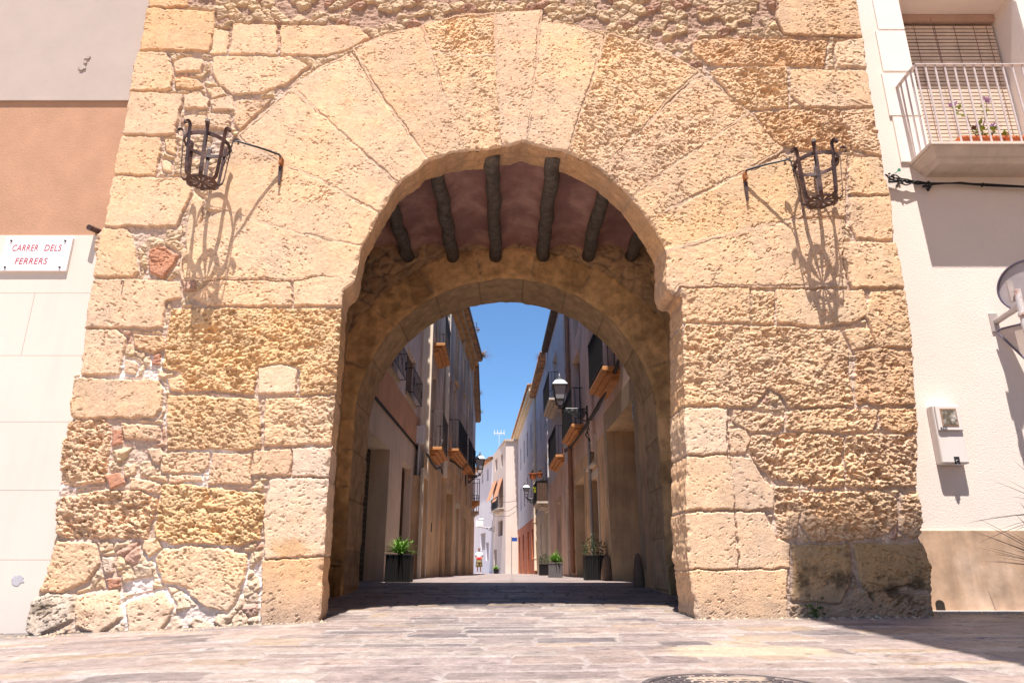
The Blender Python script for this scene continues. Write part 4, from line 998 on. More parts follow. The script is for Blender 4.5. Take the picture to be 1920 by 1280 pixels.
r1.eave(9.9, .4, M_tiled, .12, M_tiled); r1.pipe(r1.L-.15, .3, 9.8, M_brownp, .075, .1); r1.pipe(qD(r1, 17.2), 3.2, 9.8, M_b6, .05, .07); r1.pipe(qD(r1, 17.9), 0, 3.6, M_curt, .04, .06)
m = MB(); r1.box(m, qD(r1, 12.2), qD(r1, 12.35), -.02, 0, 3.0, 3.28); pl_ = m.build('number_plate', M_box, r1.root)
text('numeral', '5', .2, M_black, r1.W(qD(r1, 12.275), 3.14, -.022), (R(90), 0, math.atan2(-r1.t.y, -r1.t.x)), r1.root)

r2 = House('street_house', 'pale blue grey house with dark balconies beyond the brown drainpipe, right of the street', (1.92, 22.31), (1.66, 31.5), 1)
for D0, D1, z in ((26.3, 29.2, 6.7), (24.6, 27.6, 4.2), (23.0, 24.2, 7.0)):
    o_, R4 = r2.hole(None, None, .2, 'balcony_door', M_wood, z0=z, z1=z+2.1, q=(qD(r2, D0)+.5, qD(r2, D1)-.5 if D1-D0 > 2 else qD(r2, D1))); r2.frame(o_, R4, .2, M_cream, .06)
r2.hole(None, None, .3, 'arched_door', M_wood, z0=-.1, z1=2.8, q=(qD(r2, 26.3), qD(r2, 27.8)), trim=M_trimB); r2.hole(None, None, .3, 'door', M_curt, z0=-.1, z1=2.9, q=(qD(r2, 22.9), qD(r2, 24.0)), trim=M_trimA)
r2.bands([('lower_wall', -.3, 3.9, M_b6, .006), ('upper_wall', 3.9, 10.05, M_b7, 0)])
r2.balcony(qD(r2, 26.3), qD(r2, 29.4), 6.7, .38, 1.05, M_slab2, M_black, .06)
r2.balcony(qD(r2, 24.6), qD(r2, 27.8), 4.25, .32, 1.05, M_slab1, M_black, .06)
r2.eave(10.05, .22, M_tiled, .1, M_tiled); r2.pipe(qD(r2, 30.8), 4.2, 9.9, M_b7, .04)
r2b = House('street_house', 'house with a brown screened balcony full of plant pots, far right side of the street', (1.66, 31.51), (1.36, 40), 1)
for D0, D1, z, k in ((32.5, 33.6, 3.35, 'balcony_door'), (35.5, 36.5, 6.7, 'window'), (38, 38.8, 6.7, 'window'), (35.5, 36.5, 3.8, 'window'), (32.4, 33.5, 6.7, 'window')):
    o_, R4 = r2b.hole(None, None, .2, k, M_wood, z0=z, z1=z+(2.2 if 'door' in k else 1.5), q=(qD(r2b, D0), qD(r2b, D1))); r2b.frame(o_, R4, .2, M_cream, .06)
r2b.hole(None, None, .3, 'door', M_curt, z0=-.1, z1=2.9, q=(qD(r2b, 32.3), qD(r2b, 34.0))); r2b.hole(None, None, .3, 'door', M_wood, z0=-.1, z1=2.6, q=(qD(r2b, 36.3), qD(r2b, 37.3)))
r2b.bands([('lower_wall', -.3, 3.1, M_b8, .006), ('upper_wall', 3.1, 9.9, M_b7, 0)])
bb = r2b.balcony(qD(r2b, 32.2), qD(r2b, 34.6), 3.3, .52, .95, M_slab2, M_black, .1, solid=M_wood)
r2b.eave(9.9, .3, M_tile, .14, M_tile); r2b.pipe(r2b.L-.4, .3, 9.8, M_cream, .09)
r3 = House('street_house', 'cream corniced house with a rust orange ground floor at the far right end', (1.30, 40.01), (.30, 58.5), 1)
for D in (42, 45, 48, 51.5, 55):
    o_, R4 = r3.hole(None, None, .2, 'window', M_curt, z0=7.3, z1=8.9, q=(qD(r3, D), qD(r3, D+.9))); o_, R4 = r3.hole(None, None, .2, 'window', M_curt, z0=4.4, z1=6.0, q=(qD(r3, D), qD(r3, D+.9)))
for D, k, mt in ((41.2, 'window', M_black), (44.6, 'door', M_b4), (49, 'door', M_wood), (53, 'door', M_wood)):
    r3.hole(None, None, .2, k, mt, z0=-.1 if k == 'door' else .9, z1=2.6, q=(qD(r3, D), qD(r3, D+1.3)))
r3.bands([('orange_ground_floor', -.4, 3.15, M_b9, .006), ('upper_wall', 3.15, 10.6, M_b7, 0)])
m = MB(); r3.box(m, 0, r3.L, -.3, 0, 10.35, 10.599); r3.box(m, 0, r3.L, -.16, 0, 10.1, 10.3499); m.build('cream_cornice', nmat('cornice_paint', (.72, .58, .38), .8, .08), r3.root)
r3.eave(10.6, .35, M_tile, .06, M_tile, .5)

# --- far end
f1 = House('corner_house', 'pale pink corner house closing the street, aerial on its roof', (-.48, 55), (3.2, 55.3), 0, cat='house')
f1.bands([('front_wall', -.6, 9.95, M_far, 0)])
f1b = House('corner_house', 'tmp', (-.49, 55.01), (-1.68, 62), 1)
f1b.depth = 2.5
rt_ = f1b.root; f1b.root = f1.root; bpy.data.objects.remove(rt_)
def r4(a, b): q0, z0 = f1b.H(*a); q1, z1 = f1b.H(*b); return min(q0, q1), max(q0, q1), min(z0, z1), max(z0, z1)
for a, b, k in (((928.5, 862), (932.5, 880), 'window'), ((939, 853), (943, 873), 'window'), ((928, 908), (932.5, 935), 'balcony_door'), ((938.5, 902), (943, 950), 'balcony_door'), ((934, 977), (942.5, 1003), 'window'), ((926, 1030), (931, 1056), 'door')):
    x0, x1, z0, z1 = r4(a, b); f1b.hole(None, None, .2, k, M_wood, z0=z0 if k != 'door' else -.2, z1=z1, q=(x0, x1))
f1b.bands([('side_wall', -.6, 9.93, M_far, 0)])
x0, x1, zf, _ = r4((918+6, 962), (943.5, 950))
f1b.balcony(.8, 4.6, zf, .5, .9, M_slab2, M_black, .12)
M_awn = nmat('orange_awning', (.62, .30, .16), .8, .1)
for a, b in (((924, 905), (932, 938)), ((935, 900), (943, 940))):
    x0, x1, z0, z1 = r4(a, b); m = MB()
    m.add([f1b.W(x0, z1, -.02), f1b.W(x1, z1, -.02), f1b.W(x1, z0+.1, -.55), f1b.W(x0, z0+.1, -.55), f1b.W(x0, z1-.03, -.02), f1b.W(x1, z1-.03, -.02), f1b.W(x1, z0+.07, -.55), f1b.W(x0, z0+.07, -.55)], [(0, 1, 2, 3), (7, 6, 5, 4), (0, 4, 5, 1), (3, 2, 6, 7)])
    m.build('awning', M_awn, f1.root)
m = MB(); m.add([(-.6, 54.85, 9.94), (3.3, 55.2, 9.94), (3.3, 64, 9.94), (-1.8, 64, 9.94), (-.6, 54.85, 10.1), (3.3, 55.2, 10.1), (3.3, 64, 10.1), (-1.8, 64, 10.1)], [(0, 1, 2, 3), (4, 7, 6, 5), (0, 4, 5, 1), (1, 5, 6, 2), (2, 6, 7, 3), (3, 7, 4, 0)])
m.build('roof', M_slab2, f1.root)
m = MB(); bpt = P(936, 832, 57); m.tube([(bpt.x, 57, 9.9), (bpt.x, 57, bpt.z+.95)], .02, 5)
for dx in (-.4, -.15, .15, .4): m.tube([(bpt.x+dx, 57, bpt.z+.75), (bpt.x+dx, 57, bpt.z+1.15)], .03, 5)
m.tube([(bpt.x-.45, 57, bpt.z+.9), (bpt.x+.45, 57, bpt.z+.9)], .02, 5)
m.build('aerial', M_box, f1.root)
f2 = House('whitewashed_house', 'whitewashed house left of the pale pink corner house, behind the person', (-1.75, 63), (-4.6, 76), 1)
f2.depth = 3
def r5(a, b): q0, z0 = f2.H(*a); q1, z1 = f2.H(*b); return min(q0, q1), max(q0, q1), min(z0, z1), max(z0, z1)
for a, b in (((903.5, 888), (906, 905)), ((913, 880), (916, 900)), ((901, 1000), (910, 1030)), ((911, 1017), (916, 1050))):
    x0, x1, z0, z1 = r5(a, b); f2.hole(None, None, .2, 'window', M_curt, z0=z0, z1=z1, q=(x0, x1))
f2.bands([('wall', -1, 9.7, M_lav, 0)]); f2.eave(9.7, .3, M_tile, .12, M_tile, .4)
f3 = House('far_house', 'plain far house glimpsed behind the whitewashed one', (-14, 80), (-2, 84), 0, cat='house'); f3.bands([('wall', -1.5, 8.5, M_far, 0)])
# ------------------------------------------------------------------ lanterns
M_lroof = nmat('lantern_roof_metal', (.22, .24, .25), .35, .1, spec=.6)
M_lglass = nmat('frosted_lantern_glass', (.36, .35, .37), .3, .03, spec=.5)
def lantern(base, wall, label, s=1.0, hang=False):
    """base: foot point of the lantern, wall: bracket fixing on the wall"""
    t = thing('street_lantern', wall, label, 'street lantern', 'street lanterns on brackets')
    b = Vector(base)
    def fr(m, r0, r1, z0, z1):
        m.add([b+Vector((x*r0, y*r0, z0)) for x, y in ((-1, -1), (1, -1), (1, 1), (-1, 1))]+[b+Vector((x*r1, y*r1, z1)) for x, y in ((-1, -1), (1, -1), (1, 1), (-1, 1))],
              [(3, 2, 1, 0), (4, 5, 6, 7), (0, 1, 5, 4), (1, 2, 6, 5), (2, 3, 7, 6), (3, 0, 4, 7)])
    m = MB(); fr(m, .105*s, .175*s, .26*s, .62*s); m.build('glass', M_lglass, t)
    m = MB()
    for x, y in ((-1, -1), (1, -1), (1, 1), (-1, 1)):
        m.tube([b+Vector((x*.11*s, y*.11*s, .25*s)), b+Vector((x*.182*s, y*.182*s, .63*s))], .012*s, 5)
        m.tube([b+Vector((x*.02*s, y*.02*s, .06*s)), b+Vector((x*.09*s, y*.09*s, .13*s)), b+Vector((x*.11*s, y*.11*s, .25*s))], .012*s, 5)
    fr(m, .12*s, .12*s, .24*s, .262*s); fr(m, .215*s, .215*s, .62*s, .645*s)
    m.lathe([(.05*s, 0), (.06*s, .03*s), (.025*s, .06*s), (.02*s, .1*s)], b, 10)
    m.build('cage', M_black, t)
    m = MB(); fr(m, .21*s, .12*s, .646*s, .77*s); fr(m, .09*s, .08*s, .771*s, .80*s)
    m.lathe([(.05*s, .80*s), (.06*s, .83*s), (.03*s, .85*s), (.045*s, .88*s), (.02*s, .9*s), (.025*s, .93*s), (.004*s, .98*s)], b, 10)
    m.build('roof', M_lroof, t)
    m = MB(); wv = Vector(wall); d = wv-b; top = b+Vector((0, 0, 0)); L = d.length
    m.tube([b+Vector((0, 0, .01)), wv+Vector((0, 0, .0))], .018*s, 6)
    m.tube([b+d*.05-Vector((0, 0, .02)), b+d*.35-Vector((0, 0, .1*s)), b+d*.7-Vector((0, 0, .28*s)), wv-Vector((0, 0, .34*s))], .016*s, 6)
    for (cx, cz, r0, tn) in ((.76, -.15, .15, 2.3), (.46, -.085, .07, 1.6), (.26, -.05, .04, 1.5)):
        m.tube([b+d*(cx)+d.normalized()*r0*s*(1-q*.75)*math.cos(q*tn*2*math.pi)+Vector((0, 0, (cz+0)*s+r0*s*(1-q*.75)*math.sin(q*tn*2*math.pi))) for q in np.linspace(0, 1, 26)], .019*s, 5)
    m.box(-.02, .02, -.03, .03, -.42*s, .08*s, M=lambda x, y, z: (wv.x+x, wv.y+y, wv.z+z))
    m.build('bracket', M_black, t)
    return t
wl = r1.W(qD(r1, 18.4), CAMH+4.06, -.02); lx = P(1050, 766, wl.y); lantern((lx.x, wl.y, lx.z), (wl.x, wl.y, lx.z), 'large nearest lantern on a scrolled black bracket, right side of the street', 1.0)
wl = l3.W(qD(l3, 31), 0, -.02); lx = P(899.5, 891, wl.y); lantern((lx.x, wl.y, lx.z), (wl.x, wl.y, lx.z), 'lantern against the blue sky on a bracket from the left houses', 1.1)
wl = r3.W(qD(r3, 41), 0, -.02); lx = P(987, 934, wl.y); lantern((lx.x, wl.y, lx.z), (wl.x, wl.y, lx.z), 'small far lantern on the right, beside the potted balcony', .95)
wl = Vector((-2.0, 60, 0)); lx = P(902, 988, 60); lantern((lx.x, 60, lx.z), (-1.5, 60, lx.z), 'smallest lantern at the far end, above the person', .95)

# ------------------------------------------------------------------ iron fire baskets on the tower
def basket(cx, cy, zd, label, mount, sgn):
    """cx, cy centre, zd height of the wheel plate, mount: fixing point on the wall"""
    t = thing('iron_fire_basket', (cx, cy, zd), label, 'wall basket', 'iron fire baskets on the gate tower')
    rd, rr, hr_ = .150, .25, .47
    for k in range(8):
        a = 2*math.pi*(k+.45)/8; dr = Vector((math.cos(a), math.sin(a), 0)); tn = Vector((-math.sin(a), math.cos(a), 0))
        prof = [(rd-.02, .0), (rd+.03, -.004), (rd+.055, .02), (rd+.065, .07), (rr-.015, .36), (rr-.006, hr_), (rr-.004, hr_+.085), (rr+.010, hr_+.118), (rr+.035, hr_+.128), (rr+.062, hr_+.112), (rr+.066, hr_+.085), (rr+.05, hr_+.07)]
        pts = [Vector((cx, cy, zd))+dr*r+Vector((0, 0, z)) for r, z in prof]
        th = []
        for i in range(len(pts)):
            tt = (pts[min(i+1, len(pts)-1)]-pts[max(i-1, 0)]).normalized(); th.append(tt.cross(tn).normalized())
        MB().strip(pts, tn, .042, .008, th).build('rib', M_iron, t)
    n = 48; m = MB(); vs = []
    for k in range(n):
        a = 2*math.pi*k/n
        for r, z in ((rr-.016, hr_-.03), (rr-.012, hr_+.012), (rr-.022, hr_+.012), (rr-.026, hr_-.03)): vs.append((cx+r*math.cos(a), cy+r*math.sin(a), zd+z))
    m.add(vs, [(k*4+j, k*4+(j+1) % 4, ((k+1) % n)*4+(j+1) % 4, ((k+1) % n)*4+j) for k in range(n) for j in range(4)]); m.build('hoop', M_iron, t)
    m = MB(); vs = []
    for k in range(n):
        a = 2*math.pi*k/n
        for r, z in ((.118, -.008), (.158, -.008), (.158, .004), (.118, .004)): vs.append((cx+r*math.cos(a), cy+r*math.sin(a), zd+z))
    m.add(vs, [(k*4+j, k*4+(j+1) % 4, ((k+1) % n)*4+(j+1) % 4, ((k+1) % n)*4+j) for k in range(n) for j in range(4)])
    for k in range(10):
        a = 2*math.pi*k/10; u = Vector((math.cos(a), math.sin(a), 0)); v = Vector((-math.sin(a), math.cos(a), 0)); c = Vector((cx, cy, zd))
        m.add([c+u*.02-v*.004+Vector((0, 0, z)) for z in (-.007, .003)]+[c+u*.122-v*.022+Vector((0, 0, z)) for z in (-.007, .003)]+[c+u*.122+v*.022+Vector((0, 0, z)) for z in (-.007, .003)]+[c+u*.02+v*.004+Vector((0, 0, z)) for z in (-.007, .003)],
              [(0, 2, 4, 6), (1, 7, 5, 3), (0, 1, 3, 2), (4, 5, 7, 6), (2, 3, 5, 4), (0, 6, 7, 1)])
    m.lathe([(.024, -.0085), (.024, .0045)], (cx, cy, zd), 12)
    m.build('wheel_plate', M_iron, t)
    # arm: leaves the wall socket, rises a little, turns down along the basket
    mx, mz = mount; a0 = Vector((mx, 6.93, mz)); side = Vector((cx+sgn*(rr-.02), cy+.04, zd+hr_-.03))
    out = Vector((mx, 6.93, mz+.03)); top = side+Vector((sgn*.03, 0, .10))
    m = MB(); m.tube([a0-Vector((0, 0, .03)), a0+Vector((0, 0, .02)), a0+(top-a0)*.04+Vector((0, 0, .035)), a0+(top-a0)*.5+Vector((0, 0, .03)), top+Vector((sgn*.03, .005, .0)), top+Vector((0, 0, -.02)), side+Vector((0, 0, -.03)), side-Vector((sgn*.035, 0, .22))], [.012]*4+[.010, .007, .005, .004], 8)
    m.build('arm', M_black, t, smooth=True)
    m = MB(); m.box(mx-.018, mx+.018, 6.92, 7.02, mz-.075, mz+.02); m.build('socket', nmat('orange_rust', (.32, .12, .04), .8, .3, 20), t, bevel=.006)
    m = MB(); m.add([(mx-.02, 6.95, mz-.09), (mx+.02, 6.95, mz-.09), (mx+.02, 6.975, mz-.09), (mx-.02, 6.975, mz-.09), (mx-.008, 6.955, mz-.33), (mx+.012, 6.955, mz-.33), (mx+.012, 6.97, mz-.33), (mx-.008, 6.97, mz-.33)],
                     [(0, 1, 2, 3), (7, 6, 5, 4), (0, 4, 5, 1), (1, 5, 6, 2), (2, 6, 7, 3), (3, 7, 4, 0)]); m.build('wall_spike', M_iron, t)
    return t
p = P(378, 341, 6.62); mt_ = XZ(526, 296, 6.93)
basket(p.x, 6.62, p.z, 'rusty iron fire basket with its arm bracket on its right, left of the arch', mt_, 1)
p = P(1541, 377, 6.70); mt_ = XZ(1398, 325, 6.93)
basket(p.x, 6.70, p.z, 'rusty iron fire basket with its arm bracket on its left, right of the arch', mt_, -1)
a = P(230, 527, 6.97); m = MB(); m.tube([(a.x, 7.0, a.z+.01), (a.x, 6.955, a.z), (a.x, 6.95, a.z-.045)], .007, 6); tag(m.build('iron_hook', M_iron), 'small iron hook in the masonry joint below the left basket', 'hook')

# ------------------------------------------------------------------ things on the right wall
mb = thing('meter_box', P(1777, 815, DR), 'cream electricity meter box with a small window on the white stucco wall', 'meter box')
bx_ = P(1755, 765, DR).x; x0, x1 = P(1742, 815, DR-.02).x+.03, P(1805, 815, DR-.13).x; zt_ = P(1770, 757, DR-.13).z; zb_ = P(1780, 869, DR-.13).z
x1 = x0+.285
M_cbox = nmat('cream_plastic', (.74, .68, .64), .45, .03, 3, spec=.4)
m = MB(); m.box(x0, x1, DR-.12, DR+.005, zb_, zt_); m.build('case', M_cbox, mb, bevel=.02)
zm = zb_+(zt_-zb_)*.54
m = MB(); m.box(x0+.012, x1-.012, DR-.145, DR-.118, zm, zt_-.012); ub = m.build('upper_cover', M_cbox, mb, bevel=.012)
m = MB(); m.box(x0+.055, x1-.055, DR-.151, DR-.144, zm+.05, zt_-.05); m.build('meter_window', nmat('brown_gasket', (.36, .23, .16), .5, .1), ub, bevel=.004)
m = MB(); m.box(x0+.07, x1-.068, DR-.154, DR-.150, zm+.068, zt_-.066); m.build('pane', nmat('murky_meter_glass', (.14, .12, .09), .12, .5, 30, spec=.8, col2=(.5, .46, .42), c2s=22), ub)
m = MB(); m.box(x0+.03, x0+.10, DR-.147, DR-.1445, zm+.012, zm+.038); m.build('sticker', M_black, ub)
m = MB()
for i in range(3): m.box(x0+.042+i*.019, x0+.052+i*.019, DR-.1485, DR-.1465, zm+.018, zm+.031)
m.build('sticker_marks', M_box, ub)
m = MB(); m.box(x0+.125, x0+.178, DR-.128, DR-.118, zb_+.0, zb_+.075); m.build('lock_recess', M_black, mb)
m = MB(); m.tube([((x0+x1)/2+.005, DR-.125, zb_+.028), ((x0+x1)/2+.005, DR-.145, zb_+.02)], .018, 12); m.tube([((x0+x1)/2+.005, DR-.13, zb_+.01), ((x0+x1)/2+.005, DR-.13, zb_-.02)], .008, 8)
m.build('lock', nmat('steel', (.5, .5, .52), .25, .1, metal=1), mb)
# bracketed road signs seen from behind
sgn_ = thing('road_signs', P(1865, 602, DR), 'grey backs of round and triangular road signs on a wall arm', 'road sign')
M_galv = nmat('galvanised_metal', (.50, .44, .42), .4, .15, 12, spec=.5, metal=.3)
M_sback = nmat('sign_back_grey', (.42, .37, .37), .5, .1, 6); M_sedge = nmat('sign_edge', (.12, .10, .14), .4, .1)
c = P(1864, 603, DR-.01); m = MB(); m.box(c.x-.045, c.x+.045, DR-.02, DR+.002, c.z-.12, c.z+.10); m.build('wall_plate', M_galv, sgn_, bevel=.004)
ya = 7.02; e = P(1912, 574, ya)
m = MB(); m.tube([(c.x+.02, DR-.02, c.z+.0), (e.x, ya, e.z)], .036, 12)
m.build('arm', M_galv, sgn_, smooth=False)
p0 = P(1904, 543, ya-.05); p1 = P(1921, 622, ya-.05); xm = (p0.x+p1.x)/2+.02
m = MB(); m.tube([(xm, ya-.05, p1.z), (xm, ya-.05, p0.z)], .034, 14); m.tube([(xm, ya-.05, p1.z+.18), (xm, ya-.05, p1.z+.21)], .045, 14); m.build('post', nmat('white_post_paint', (.70, .66, .65), .4, .15, 14, col2=(.4, .2, .12), c2s=14), sgn_)
ys_ = ya+.03; ctr = P(1925, 535, ys_)
RC, RS = math.cos(R(60)), math.sin(R(60))
def rt(x, y, z): dx, dy = x-ctr.x, y-ys_; return (ctr.x+dx*RC+dy*RS, ys_-dx*RS+dy*RC, z)
def disc(m, cx, cz, r, y0, y1, n=48, sx=1): m.prism([(cx+sx*r*math.cos(2*math.pi*k/n), cz+r*math.sin(2*math.pi*k/n)) for k in range(n)], lambda x, z: rt(x, y0, z), lambda x, z: rt(x, y1, z))
m = MB(); disc(m, ctr.x, ctr.z, .275, ys_, ys_+.012); m.build('round_sign', M_sback, sgn_)
m = MB(); n = 48; vs = []
for k in range(n):
    a = 2*math.pi*k/n
    for r, y in ((.300, ys_-.022), (.300, ys_+.014), (.284, ys_+.014), (.284, ys_-.022)): vs.append(rt(ctr.x+(r-.01)*math.cos(a), y, ctr.z+(r-.01)*math.sin(a)))
m.add(vs, [(k*4+j, k*4+(j+1) % 4, ((k+1) % n)*4+(j+1) % 4, ((k+1) % n)*4+j) for k in range(n) for j in range(4)]); m.build('sign_rim', M_sedge, sgn_)
m = MB(); q = P(1897, 545, ys_-.03); m.box(q.x-.03, q.x+.03, ys_-.03, ys_-.001, q.z-.12, q.z+.12); m.build('sign_channel', M_galv, sgn_)
tl = P(1884, 605, ys_); tl.x -= .05
tri = [(tl.x, tl.z), (tl.x+.02, tl.z+.03), (tl.x+.66, tl.z+.03), (tl.x+.68, tl.z), (tl.x+.36, tl.z-.56), (tl.x+.32, tl.z-.56)]
m = MB(); m.prism(tri, lambda x, z: rt(x, ys_, z), lambda x, z: rt(x, ys_+.012, z)); m.build('triangular_sign', nmat('sign_back_warm', (.55, .45, .38), .5, .1, 6), sgn_)
m = MB(); m.tube([rt(x, ys_, z) for x, z in tri+tri[:1]], .012, 6); m.build('triangle_rim', M_sedge, sgn_)
# cable bundle below the balcony
cb = thing('cable_bundle', P(1700, 330, DR), 'black cable bundle with splice blocks under the balcony of the right house', 'cables')
random.seed(9)
for j in range(7):
    pts = []
    for k, (px_, py_) in enumerate([(1666, 330+j*2), (1680, 334+random.uniform(-7, 9)), (1700, 340+random.uniform(-5, 9)), (1720, 343+random.uniform(-4, 5)), (1745, 345+random.uniform(-2, 2)), (1800, 344+random.uniform(-2, 2)), (1850, 347+random.uniform(-2, 2)), (1960, 352+random.uniform(-2, 2)), (2100, 360)]):
        q = P(px_, py_, DR-.05-.01*(j % 3)); pts.append(q)
    MB().tube(pts, .008, 6).build('cable', M_cable if j != 3 else nmat('blue_cable', (.04, .06, .12), .5, 0), cb, smooth=True)
for (px_, py_, r) in ((1688, 343, .035), (1741, 348, .045), (1669, 330, .03), (1843, 347, .02)):
    q = P(px_, py_, DR-.07); m = MB(); random.seed(int(px_))
    for k in range(7): 
        u = Vector((random.uniform(-1, 1), random.uniform(-.4, .4), random.uniform(-1, 1)))*r; m.tube([q+u, q+u+Vector((random.uniform(-1, 1), 0, random.uniform(-1, 1)))*r*1.2], r*.35, 6)
    m.build('splice', M_cable, cb)
q = P(1683, 322, DR-.06); m = MB(); m.tube([q-Vector((.03, 0, .02)), q+Vector((.02, 0, .025))], .006, 5); m.box(q.x+.01, q.x+.035, q.y-.01, q.y+.01, q.z+.01, q.z+.04); m.build('green_tag', nmat('green_plastic', (.02, .25, .15), .5, 0), cb)
# spiky plant in a pot, mostly outside the right edge
sp = thing('spiky_plant', (5.05, 6.55, 0), 'dark purple spiky plant reaching in at the right edge in front of the stone plinth', 'potted plant')
m = MB(); m.lathe([(.18, 0), (.25, .4), (.27, .42), (.27, .46), (.23, .46), (.2, .4)], (5.05, 6.55, gzf(5, 6.5)), 20); m.build('pot', M_black, sp)
def blades(m, c, n, L0, L1, wd, seed, droop=.5, up=(.2, 1.0), azr=(0, 2*math.pi)):
    random.seed(seed); c = Vector(c)
    for i in range(n):
        a = random.uniform(*azr); el = random.uniform(*up); L = random.uniform(L0, L1)
        d = Vector((math.cos(a)*math.cos(el), math.sin(a)*math.cos(el), math.sin(el))); s_ = d.cross(Vector((0, 0, 1))).normalized()
        vs = []; K = 6; nn = s_.cross(d).normalized()
        for k in range(K+1):
            q = k/K; w_ = wd*(math.sin(math.pi*min(.98, q*.9+.08))**.6)*(1-q*.25) if k < K else .0005
            p = c+d*L*q-Vector((0, 0, droop*L*q*q*.5)); vs += [p-s_*w_/2+nn*w_*.18, p, p+s_*w_/2+nn*w_*.18]
        m.add(vs, [(k*3+j, k*3+j+1, (k+1)*3+j+1, (k+1)*3+j) for k in range(K) for j in (0, 1)])
m = MB(); blades(m, (5.05, 6.55, .95), 60, .45, .85, .022, 4, .25, (-.35, 1.2)); blades(m, (5.0, 6.6, .45), 40, .5, .85, .024, 5, .1, (.1, 1.2))
blades(m, (5.0, 6.55, .44), 14, .6, .9, .026, 15, .15, (.15, .8), (2.4, 3.9))
m.build('leaves', nmat('purple_leaves', (.07, .03, .045), .45, .2, 10, spec=.4), sp)
m = MB(); m.tube([(5.05, 6.55, .3), (5.03, 6.55, .7), (5.0, 6.55, 1.0)], .025, 8); m.build('stem', M_stemd, sp)
# weed at the foot of the tower
wd_ = thing('wall_weed', (XZ(1531, 1150, 6.93)[0], 6.93, gzf(2.8, 6.9)), 'small green leafy weed at the foot of the right tower pier', 'weed')
m = MB(); random.seed(8); c0 = Vector(wd_.location)
for i in range(22):
    c = c0+Vector((random.uniform(-.07, .07), random.uniform(-.04, .02), random.uniform(.03, .16))); d = Vector((random.uniform(-1, 1), random.uniform(-1, -.2), random.uniform(-.1, .7))).normalized(); s_ = d.cross(Vector((0, 0, 1))).normalized(); L = random.uniform(.03, .06)
    m.add([c, c+d*L*.5+s_*L*.45, c+d*L, c+d*L*.5-s_*L*.45], [(0, 1, 2, 3)]); m.tube([c0, c], .002, 3)
m.build('leaves', nmat('weed_green', (.07, .14, .03), .6, .2), wd_)

# ------------------------------------------------------------------ planters in the street
M_plant = nmat('bright_foliage', (.16, .30, .05), .5, .25, 8, spec=.4); M_plantd = nmat('dark_foliage', (.05, .09, .03), .6, .3, 8)
M_pot = nmat('black_ribbed_planter', (.009, .008, .009), .5, .1, 6, spec=.4); M_pot2 = nmat('grey_ribbed_planter', (.13, .12, .12), .5, .1, 6, spec=.4)
def planter(x, y, w_, h_, label, kind, mt, seed):
    z = gzf(x, y); t = thing('street_planter', (x, y, z), label, 'planter', 'planters standing in the street')
    m = MB(); m.box(x-w_/2+.01, x+w_/2-.01, y-w_/2+.01, y+w_/2-.01, z, z+h_-.02)
    n = 9
    for i in range(n):
        for (ax, s_) in ((0, -1), (0, 1), (1, -1), (1, 1)):
            u = -w_/2+w_*(i+.5)/n; 
            if ax == 0: m.tube([(x+u, y+s_*(w_/2-.012), z), (x+u, y+s_*(w_/2-.012), z+h_-.01)], w_/n*.42, 6)
            else: m.tube([(x+s_*(w_/2-.012), y+u, z), (x+s_*(w_/2-.012), y+u, z+h_-.01)], w_/n*.42, 6)
    m.box(x-w_/2-.012, x+w_/2+.012, y-w_/2-.012, y+w_/2+.012, z+h_-.03, z+h_)
    m.build('ribbed_box', mt, t)
    m = MB()
    if kind == 'spiky': blades(m, (x, y, z+h_), 150, w_*.6, w_*1.05, .035, seed, .5, (.2, 1.45))
    if kind in ('bushy', 'spiky'):
        random.seed(seed+1)
        for i in range(500 if kind == 'bushy' else 260):
            a = random.uniform(0, 6.28); r = w_*.62*math.sqrt(random.random()); hz = random.uniform(0, .42 if kind == 'bushy' else .36)*(1.15-r/w_)
            if kind == 'spiky' and math.cos(a) < -.1: continue
            c = Vector((x+r*math.cos(a), y+r*math.sin(a), z+h_+hz)); d = Vector((random.uniform(-1, 1), random.uniform(-1, 1), random.uniform(-.3, 1))).normalized(); s_ = d.cross(Vector((.3, .2, 1))).normalized(); L = random.uniform(.03, .07)
            m.add([c, c+d*L*.5+s_*L*.25, c+d*L, c+d*L*.5-s_*L*.25], [(0, 1, 2, 3)])
    m.build('foliage', M_plant if kind == 'spiky' else M_plantd, t)
    return t
planter(-2.15, 14.0, .46, .50, 'black ribbed planter with a bright sunlit spiky plant, left of the street', 'spiky', M_pot, 31)
planter(1.80, 16.0, .44, .52, 'black ribbed planter with a dark bushy shrub, nearest on the right', 'bushy', M_pot, 41)
planter(1.22, 20.7, .38, .40, 'grey ribbed planter with short green leaves, second on the right', 'spiky', M_pot2, 51)
planter(1.25, 28.5, .38, .42, 'dark planter with a low shrub, third and farthest on the right', 'bushy', M_pot, 61)
x, y = -1.12, 52.0; t = thing('agave_plant', (x, y, gzf(x, y)), 'bright green broad leaved plant standing by the far corner house', 'potted plant')
m = MB(); m.lathe([(.16, 0), (.22, .3), (.2, .3)], (x, y, gzf(x, y)), 12); m.build('pot', M_pot, t)
m = MB(); blades(m, (x, y, gzf(x, y)+.28), 40, .3, .55, .09, 71, .7, (.1, 1.3)); m.build('leaves', M_plant, t)
